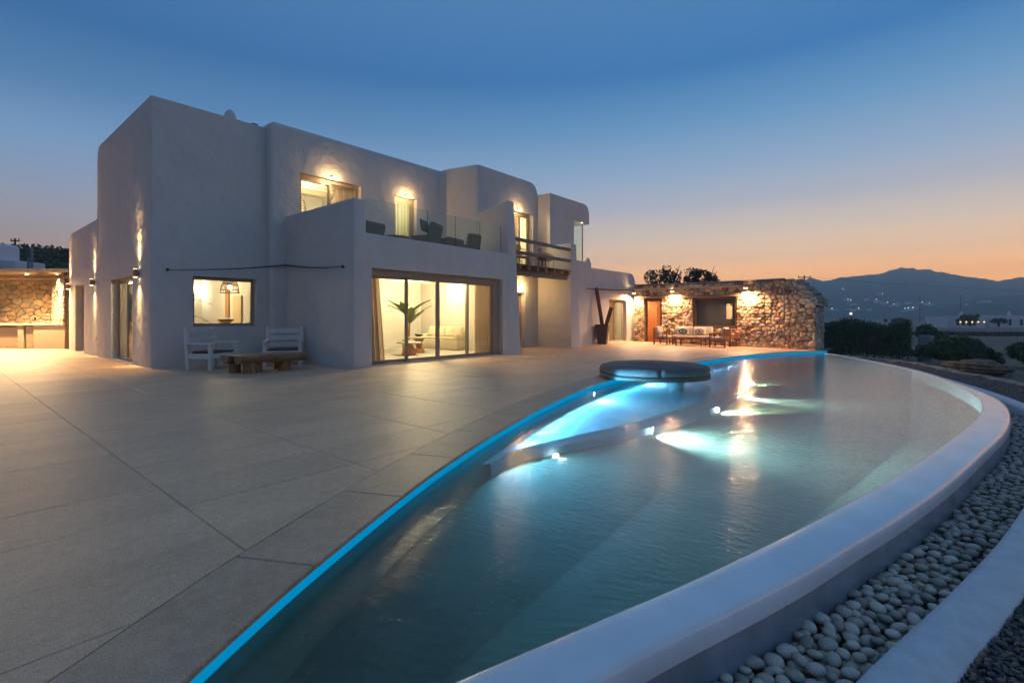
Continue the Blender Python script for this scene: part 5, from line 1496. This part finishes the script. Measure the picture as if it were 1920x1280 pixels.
shrub((25.9, -.75, -.55), (.85, .85, .60), 'big dark rounded shrub between the hedge and the right edge, nearest the grey block', 15000, .055, seed=3, clumps=46, cr=.34)
shrub((24.6, -1.45, -.55), (.75, .7, .45), 'low grey green shrub at the foot of the big rounded shrub', 5500, .04, 'olive', 4, 24, .2)
shrub((26.5, -3.2, -.6), (1.0, .9, .62), 'wide dark shrub at the right edge of the view', 14000, .055, seed=5, clumps=44, cr=.34)
shrub((27.9, .35, -.6), (.35, .35, .45), 'small dark plant beside the grey block', 1500, .05, seed=6, clumps=10, cr=.16)
gb = empty('concrete_block', (28.6, .15, -.6), R(-20), 'plain grey upright concrete block at the right end of the hedge', 'concrete block')
MB().box((0, 0, .58), (.3, .5, 1.16), bev=.02).build('block', M['grey_block'], gb)
wb = empty('white_stone', (29.2, 3.62, -.5), R(15), 'small pale squared stone beside the end of the stone building', 'stone')
MB().box((0, 0, .2), (.35, .42, .4), bev=.06, seg=2).build('stone', M['grey_block'], wb)
# layered rock
rk = empty('flat_rock', (22.15, -1.15, -.5), math.atan2(-1.27, -.88), 'long low layered brown rock lying in the soil beyond the stone edging', 'rock')
t = bmesh.new(); bmesh.ops.create_icosphere(t, subdivisions=4, radius=1)
for v in t.verts:
    q = 1 + .12 * math.sin(v.co.x * 5 + 1) + .08 * math.sin(v.co.y * 7) + .06 * math.sin(v.co.z * 16) + .05 * math.sin(v.co.x * 17 + v.co.y * 11)
    v.co = Vector((v.co.x * .95 * q, v.co.y * .45 * q, v.co.z * .26 * (q if v.co.z > 0 else 1) + .20))
me = bpy.data.meshes.new('rock_body'); t.to_mesh(me); t.free(); link_mesh('rock_body', me, M['rock'], rk)
# scattered stones and dry tufts
for k in range(40):
    s_ = random.uniform(.05, .16); x_ = random.uniform(21, 34); y_ = random.uniform(-6, 3.5)
    if x_ < 24.5 and y_ > -.6: continue
    if 27.5 < x_ and y_ > 0: continue
    o = link_mesh('loose_stone', random.choice(stone_meshes), None, None, (x_, y_, -.50 - .02 * (x_ - 21) * .5), (random.uniform(-.2, .2), random.uniform(-.2, .2), random.uniform(0, 6)))
    o.scale = (s_ * 1.8, s_ * 1.3, s_); tag(o, 'small loose stone on the dry soil among the shrubs', 'stone', 'loose stones on the dry soil')
Pg = []
for k in range(900):
    x_ = rng.uniform(22, 60); y_ = rng.uniform(-22, 6) * (x_ / 30)
    if (x_ < 26 and y_ > .5): continue
    z_ = -.36 - 1.45 * (min(140, max(0, math.hypot(x_ - 20, y_))) / 140) ** .55
    nn_ = 14; s_ = .14
    Pg.append(np.stack([x_ + rng.normal(0, s_, nn_), y_ + rng.normal(0, s_, nn_), z_ + np.abs(rng.normal(0, .05, nn_))], 1))
o = leaf_mesh('dry_grass', np.vstack(Pg), .07, material('dry_grass', (.22, .16, .09), .95), None, asp=.2); tag(o, kind='stuff')

# trees behind the stone building
def tree(loc, R3, h_, label, n_, size, seed, mat='olive', clumps=26, cr=.8, group='trees behind the stone building'):
    e = empty('tree', loc, random.uniform(0, 6), label, 'tree', group)
    P = clumpy(n_, R3, clumps, cr, seed=seed); P[:, 2] += h_
    leaf_mesh('crown', P, size, M[mat], e)
    mb = MB(); mb.tube((0, 0, -1), (0, 0, h_ * .6), .18, .12, 8); rr = random.Random(seed)
    for k in range(11):
        a = rr.uniform(0, 6.28); mb.tube((0, 0, h_ * rr.uniform(.35, .6)), (R3[0] * .9 * math.cos(a), R3[1] * .9 * math.sin(a), h_ + R3[2] * rr.uniform(.0, .95)), .06, .015, 6)
    mb.build('trunk', M['bark'], e)
tree((36.4, 15.6, 0), (1.5, 1.5, 1.5), 4.0, 'loose leafed tree rising left behind the stone building roof', 2300, .085, 31, clumps=30, cr=.36)
tree((36.6, 12.9, 0), (1.35, 1.35, 1.15), 3.9, 'denser wind bent tree rising behind the middle of the stone roof', 2500, .085, 32, clumps=28, cr=.36)
tree((35.6, 17.6, 0), (.9, .9, .8), 3.0, 'thin sparse tree next to the villa end behind the stone roof', 500, .09, 33, clumps=12, cr=.3)
tree((37.6, 10.9, 0), (.9, .9, .6), 3.2, 'low sparse treetop at the right behind the stone roof', 500, .09, 34, clumps=12, cr=.3)
# dark ridge behind the stone roof
o = MB().b2((33, 9, -1), (34.5, 22, 3.55)).build('rear_wall', M['soil'])
tag(o, 'dark low earth bank behind the stone building roof', 'bank')

# ------------------------------------------------------------------ hills
FWD = Vector((.764, .645)); RGT = Vector((.645, -.764))
def hill(name, prof, D, f0, base_z, seed, rough_):
    prof = [q for q in prof if q[0] <= 1.12]
    """prof: list of (tangent of bearing, tangent of elevation) of the crest seen from the terrace"""
    ts = np.linspace(prof[0][0], prof[-1][0], 420); es = np.interp(ts, [p[0] for p in prof], [p[1] for p in prof])
    r = np.random.default_rng(seed); rows_ = []
    for f in (f0, f0 + (1 - f0) * .2, f0 + (1 - f0) * .45, f0 + (1 - f0) * .7, f0 + (1 - f0) * .88, 1.0, 1.04):
        d = D * f; k = max(0, (f - f0) / (1 - f0)); k = k ** .9 if f <= 1 else max(0, 1 - (f - 1) * 1.6)
        z_ = base_z + (CAMH + es * D - base_z) * k
        if 0 < k < 1: z_ = z_ + rough_ * (np.sin(ts * 31 * f + seed) + np.sin(ts * 73 + f * 9) + .6 * np.sin(ts * 171 + f * 5)) * .8 * min(1, k * 2) * (1 - k * .6)
        elif f == 1.0: z_ = z_ + rough_ * (.10 * r.normal(size=len(ts)) + .12 * np.sin(ts * 90 + seed) + .10 * np.sin(ts * 211))
        rows_.append(np.stack([FWD.x * d + RGT.x * ts * d, FWD.y * d + RGT.y * ts * d, z_], 1))
    V, F = ribbon(rows_); o = pydata(name, V, F, M['hill'], smooth=True); tag(o, kind='structure')
def pr(L): return [((a - 960) / 929, (595 - b) / 929) for a, b in L]
PR1 = pr([(900, 590), (1100, 575), (1300, 556), (1440, 540), (1500, 528), (1520, 521), (1533, 524), (1545, 527), (1560, 524), (1575, 520), (1600, 519), (1625, 515), (1645, 514), (1658, 512), (1668, 507), (1678, 505), (1686, 502), (1691, 500),
      (1696, 502), (1705, 502), (1712, 503), (1720, 506), (1733, 505), (1745, 505), (1756, 509), (1770, 511), (1800, 517), (1835, 521), (1860, 525), (1872, 527), (1885, 524), (1905, 521), (1920, 520), (1990, 511), (2000, 512), (2300, 560), (2600, 585)])
hill('distant_mountain', PR1, 1700, .52, -3, 3, 6)
PR2 = pr([(1640, 598), (1700, 590), (1740, 582), (1775, 573), (1800, 567), (1830, 561), (1860, 557), (1890, 554), (1920, 553), (2000, 552), (2150, 562), (2400, 585)])
hill('near_hill', PR2, 900, .55, -3, 5, 3)
PL = pr([(-500, 500), (-200, 470), (-60, 460), (0, 464), (40, 466), (80, 468), (130, 472), (200, 480), (300, 500), (420, 560), (480, 600)])
hill('left_hillside', PL, 62, .5, -2, 7, .3)
# scrub over the left hillside
n_ = 9000; tb = rng.uniform(-1.25, -.72, n_); f = rng.uniform(.62, 1.01, n_); d = 62 * f
es = np.interp(tb, [p[0] for p in PL], [p[1] for p in PL]); k = ((f - .5) / .5).clip(0, 1) ** .9
z_ = -2 + (CAMH + es * 62 + 2) * k + rng.uniform(-.1, .55, n_)
o = leaf_mesh('hillside_scrub', np.stack([FWD.x * d + RGT.x * tb * d, FWD.y * d + RGT.y * tb * d, z_], 1), .30, M['bush'], None); tag(o, kind='stuff')
def place(a, d): return (FWD.x * d + RGT.x * a * d, FWD.y * d + RGT.y * a * d)
def far_building(a, d, w_, dp, z0, h_, label, name='far_house', group=None, mat='white_house', rz=None, round_=False):
    x_, y_ = place(a, d); e = empty(name, (x_, y_, z0), math.atan2(RGT.y, RGT.x) if rz is None else rz, label, 'house', group)
    MB().box((0, 0, h_ / 2), (w_, dp, h_), bev=(.3 if round_ else .1)).build('wall', M[mat], e)
    return e
e = far_building(-1.04, 46, 1.6, 3, 2.0, 6.2, 'blue white rounded tower house at the far left edge above the kitchen roof', round_=True)
e = far_building(-1.0, 47, 2.7, 3, 2.0, 4.6, 'low blue white house on the hillside above the kitchen roof')
e = far_building(.893, 150, 11, 8, -1.8, 3.5, 'low white house with small dark openings left of the dark tree on the plain', group='far white houses on the plain')
for k in range(4): MB().b2((-3 + k * 1.6, -4.06, .8), (-2.2 + k * 1.6, -3.98, 2.6)).build('window', M['black'], e)
MB().lathe([(.5, 3.4), (.35, 4.5), (.1, 5.0)], (2, 0, 0), 12).build('chimney', M['white_house'], e)
e = far_building(.98, 152, 12.5, 8, -1.8, 3.7, 'long white house right of the dark tree on the plain', group='far white houses on the plain')
for k in range(3): MB().b2((-4 + k * 3.4, -4.06, .8), (-3.2 + k * 3.4, -3.98, 2.6)).build('window', M['black'], e)
MB().lathe([(.5, 3.6), (.35, 4.7), (.1, 5.2)], (3.5, 0, 0), 12).build('chimney', M['white_house'], e)
def ball_tree(a, d, R3, z0, label, seed, n_=1500, group='dark trees on the plain'):
    x_, y_ = place(a, d); e = empty('plain_tree', (x_, y_, z0), 0, label, 'tree', group)
    P = clumpy(n_, R3, 20, R3[2] * .4, seed=seed); P[:, 2] += R3[2]; leaf_mesh('crown', P, R3[2] * .13, M['bush'], e)
    MB().tube((0, 0, 0), (0, 0, R3[2]), .25, n=6).build('trunk', M['bark'], e)
ball_tree(.925, 140, (2.6, 2.6, 1.9), -1.2, 'rounded dark tree between the two far white houses', 41)
ball_tree(.982, 135, (1.7, 1.7, 1.4), -1.2, 'small dark tree in front of the long far white house', 42)
ball_tree(.775, 120, (3.2, 3.2, 1.4), -1.5, 'flat dark tree on the plain above the right end of the hedge', 43)
ball_tree(.645, 110, (2.0, 2.0, 1.0), -1.5, 'dark tree on the plain behind the hedge next to the stone building', 44)
ball_tree(.838, 40, (.9, .9, .95), -1.0, 'dark bushy tree behind the biggest shrub', 45)
x_, y_ = place(.93, 139); 
for k in range(5):
    xx, yy = place(.905 + k * .012, 136); o = MB().ball((0, 0, 0), .22, sub=1).build('terrace_lamp', M['farwarm'], loc=(xx, yy, .1)); tag(o, 'warm lamp glowing under the tree by the far white houses', 'lamp', 'warm lamps at the far houses')
# dry stone wall across the plain
fw = empty('field_wall', (*place(.9, 75), -1.4), 0, 'low dark dry stone wall crossing the plain before the far white houses', 'stone wall')
base_ = Vector((*place(.9, 75), -1.4))
dark_stone = stone_meshes[0].copy(); dark_stone.materials[0] = M['darkstone']
for k in range(60):
    a = .70 + k * .0085; xx, yy = place(a, 75 - 6 * (a - .7)); 
    o = link_mesh('wall_stone', dark_stone, None, fw, (xx - base_.x, yy - base_.y, .15), (0, 0, random.uniform(0, 3))); o.scale = (1.1, .9, random.uniform(1.0, 1.3)); 
# villages on the mountain
def slope_pt(px_, py_):
    a = (px_ - 960) / 929; e_ = float(np.interp(a, [p[0] for p in PR1], [p[1] for p in PR1]))
    for f in np.linspace(.53, 1, 200):
        k = ((f - .52) / .48) ** .9; z_ = -3 + (CAMH + e_ * 1700 + 3) * k
        if 595 - 929 * (z_ - CAMH) / (1700 * f) <= py_: return a, 1700 * f - 17, z_
    return a, 1640, z_
vil = [(1536, 552, 4), (1580, 547, 1), (1588, 566, 7), (1600, 572, 3), (1628, 564, 3), (1640, 566, 4), (1652, 568, 3), (1662, 571, 5), (1676, 575, 5), (1690, 570, 3), (1705, 570, 5), (1655, 553, 3),
       (1712, 577, 4), (1728, 571, 5), (1742, 573, 4), (1700, 583, 6), (1712, 581, 4), (1596, 583, 6), (1610, 583, 3), (1625, 583, 3), (1560, 582, 4)]
gm = {}
for px_, py_, cn in vil:
    for k in range(cn):
        a, d, z_ = slope_pt(px_ + random.uniform(-9, 9), py_ + random.uniform(-1.5, 1.5)); xx, yy = place(a, d)
        w_ = random.choice((4, 5.5, 7.5)); key = w_
        if key not in gm:
            o = MB().box((0, 0, 1.0), (w_, 4, 2.8), bev=.2, seg=1).build('village_house', M['village']); gm[key] = o
        else: o = gm[key].copy(); C.objects.link(o)
        o.location = (xx, yy, z_); o.rotation_euler = (0, 0, random.uniform(-.9, 0))
        tag(o, 'tiny white village house on the distant mountain slope', 'house', 'village houses on the distant mountain')
for px_, py_ in ((1580, 546), (1595, 567), (1643, 566), (1664, 572), (1655, 556), (1676, 575), (1703, 582), (1697, 583), (1743, 573), (1729, 571), (1610, 583), (1560, 583), (1590, 566), (1712, 581)):
    a, d, z_ = slope_pt(px_, py_); xx, yy = place(a, d - 25); o = MB().ball((0, 0, 0), .85, sub=1).build('village_lamp', M['farlight'], loc=(xx, yy, z_ + 4)); tag(o, 'bright village lamp on the distant mountain slope', 'street lamp', 'lamps of the distant villages')
def slope2(px_, py_):
    a = (px_ - 960) / 929; e_ = float(np.interp(a, [p[0] for p in PR2], [p[1] for p in PR2]))
    for f in np.linspace(.56, 1, 200):
        k = ((f - .55) / .45) ** .9; z_ = -3 + (CAMH + e_ * 900 + 3) * k
        if 595 - 929 * (z_ - CAMH) / (900 * f) <= py_: return a, 900 * f - 10, z_
    return a, 880, z_
for px_, py_ in ((1812, 573), (1836, 569), (1842, 568), (1848, 568), (1855, 568)):
    a, d, z_ = slope2(px_, py_); xx, yy = place(a, d); o = MB().box((0, 0, 1.5), (5, 4, 3.2), bev=.2, seg=1).build('hill_house', M['village'], loc=(xx, yy, z_)); tag(o, 'small white house on the nearer dark hill', 'house', 'houses on the nearer hill')
xx, yy = place(.684, 118); o = MB().tube((0, 0, -3), (0, 0, .0), .08, n=6).build('lamp_post', M['black'], loc=(xx, yy, 2.2))
lp = empty('street_lamp', (xx, yy, 2.2), 0, 'single bright white street lamp shining above the hedge', 'street lamp')
o.parent = lp; o.location = (0, 0, 0); MB().ball((0, 0, .05), .25, sub=2).build('lamp_head', M['farlight'], lp)
def pole(a, d, z1, label, arm=1.0, z0=-2):
    xx, yy = place(a, d); e = empty('power_pole', (xx, yy, z0), math.atan2(RGT.y, RGT.x), label, 'power pole', 'wooden power poles')
    MB().tube((0, 0, 0), (0, 0, z1 - z0), .13, .09, 8).build('pole', M['bark'], e); MB().box((0, 0, z1 - z0 - .3), (arm * 2, .12, .12)).build('crossarm', M['bark'], e)
    for s_ in (-1, 0, 1): MB().tube((s_ * arm * .9, 0, z1 - z0 - .24), (s_ * arm * .9, 0, z1 - z0 - .02), .05, n=6).build('insulator', M['bark'], e)
pole(.590, 75, 7.7, 'wooden power pole behind the broken end of the stone building', .95)
pole(-1.003, 58, 10.6, 'dark wooden power pole on the left hillside', .5, 4)
pole(.823, 300, 14, 'distant power pole before the nearer hill', 1.2); pole(.905, 260, 13, 'distant power pole left of the far white houses', 1.2)
pw = empty('power_line', (*place(.59, 75), 7.5), 0, 'thin sagging power cable running from the pole across the mountain', 'cable')
a_ = Vector((*place(.59, 75), 7.5)); b_ = Vector((*place(1.35, 70), 4.6)); pts_ = [(a_ + (b_ - a_) * t_ + Vector((0, 0, -2.2 * t_ * (1 - t_)))) - a_ for t_ in np.linspace(0, 1, 24)]
MB().path(pts_, .012, 4).build('cable', M['wire'], pw)
# small fence posts on the left hillside
for k, (a, h_) in enumerate(((-.969, 1.6), (-.976, .8))):
    xx, yy = place(a, 40); o = MB().tube((0, 0, 0), (0, 0, h_ + 3), .09, n=6).build('post', M['grey_block'], loc=(xx, yy, 3.9 - 1.5)); tag(o, ['tall pale post above the kitchen roof', 'short pale post above the kitchen roof'][k], 'post', 'pale posts above the kitchen roof')

# ------------------------------------------------------------------ air
V = [(x_, y_, z_) for z_ in (-6.0, 186) for x_, y_ in ((-1600, -2100), (2650, -2100), (2650, 2100), (-1600, 2100))]
hz = pydata('haze', V, [(0, 3, 2, 1), (4, 5, 6, 7), (0, 1, 5, 4), (1, 2, 6, 5), (2, 3, 7, 6), (3, 0, 4, 7)], None)
hm = bpy.data.materials.new('haze_air'); hm.use_nodes = True; t = hm.node_tree; t.nodes.remove(t.nodes['Principled BSDF'])
pv_ = t.nodes.new('ShaderNodeVolumePrincipled'); pv_.inputs['Color'].default_value = (.66, .93, 1, 1); pv_.inputs['Density'].default_value = .00070; pv_.inputs['Anisotropy'].default_value = .4
t.links.new(pv_.outputs[0], t.nodes['Material Output'].inputs['Volume']); hz.data.materials.append(hm); hz['kind'] = 'stuff'
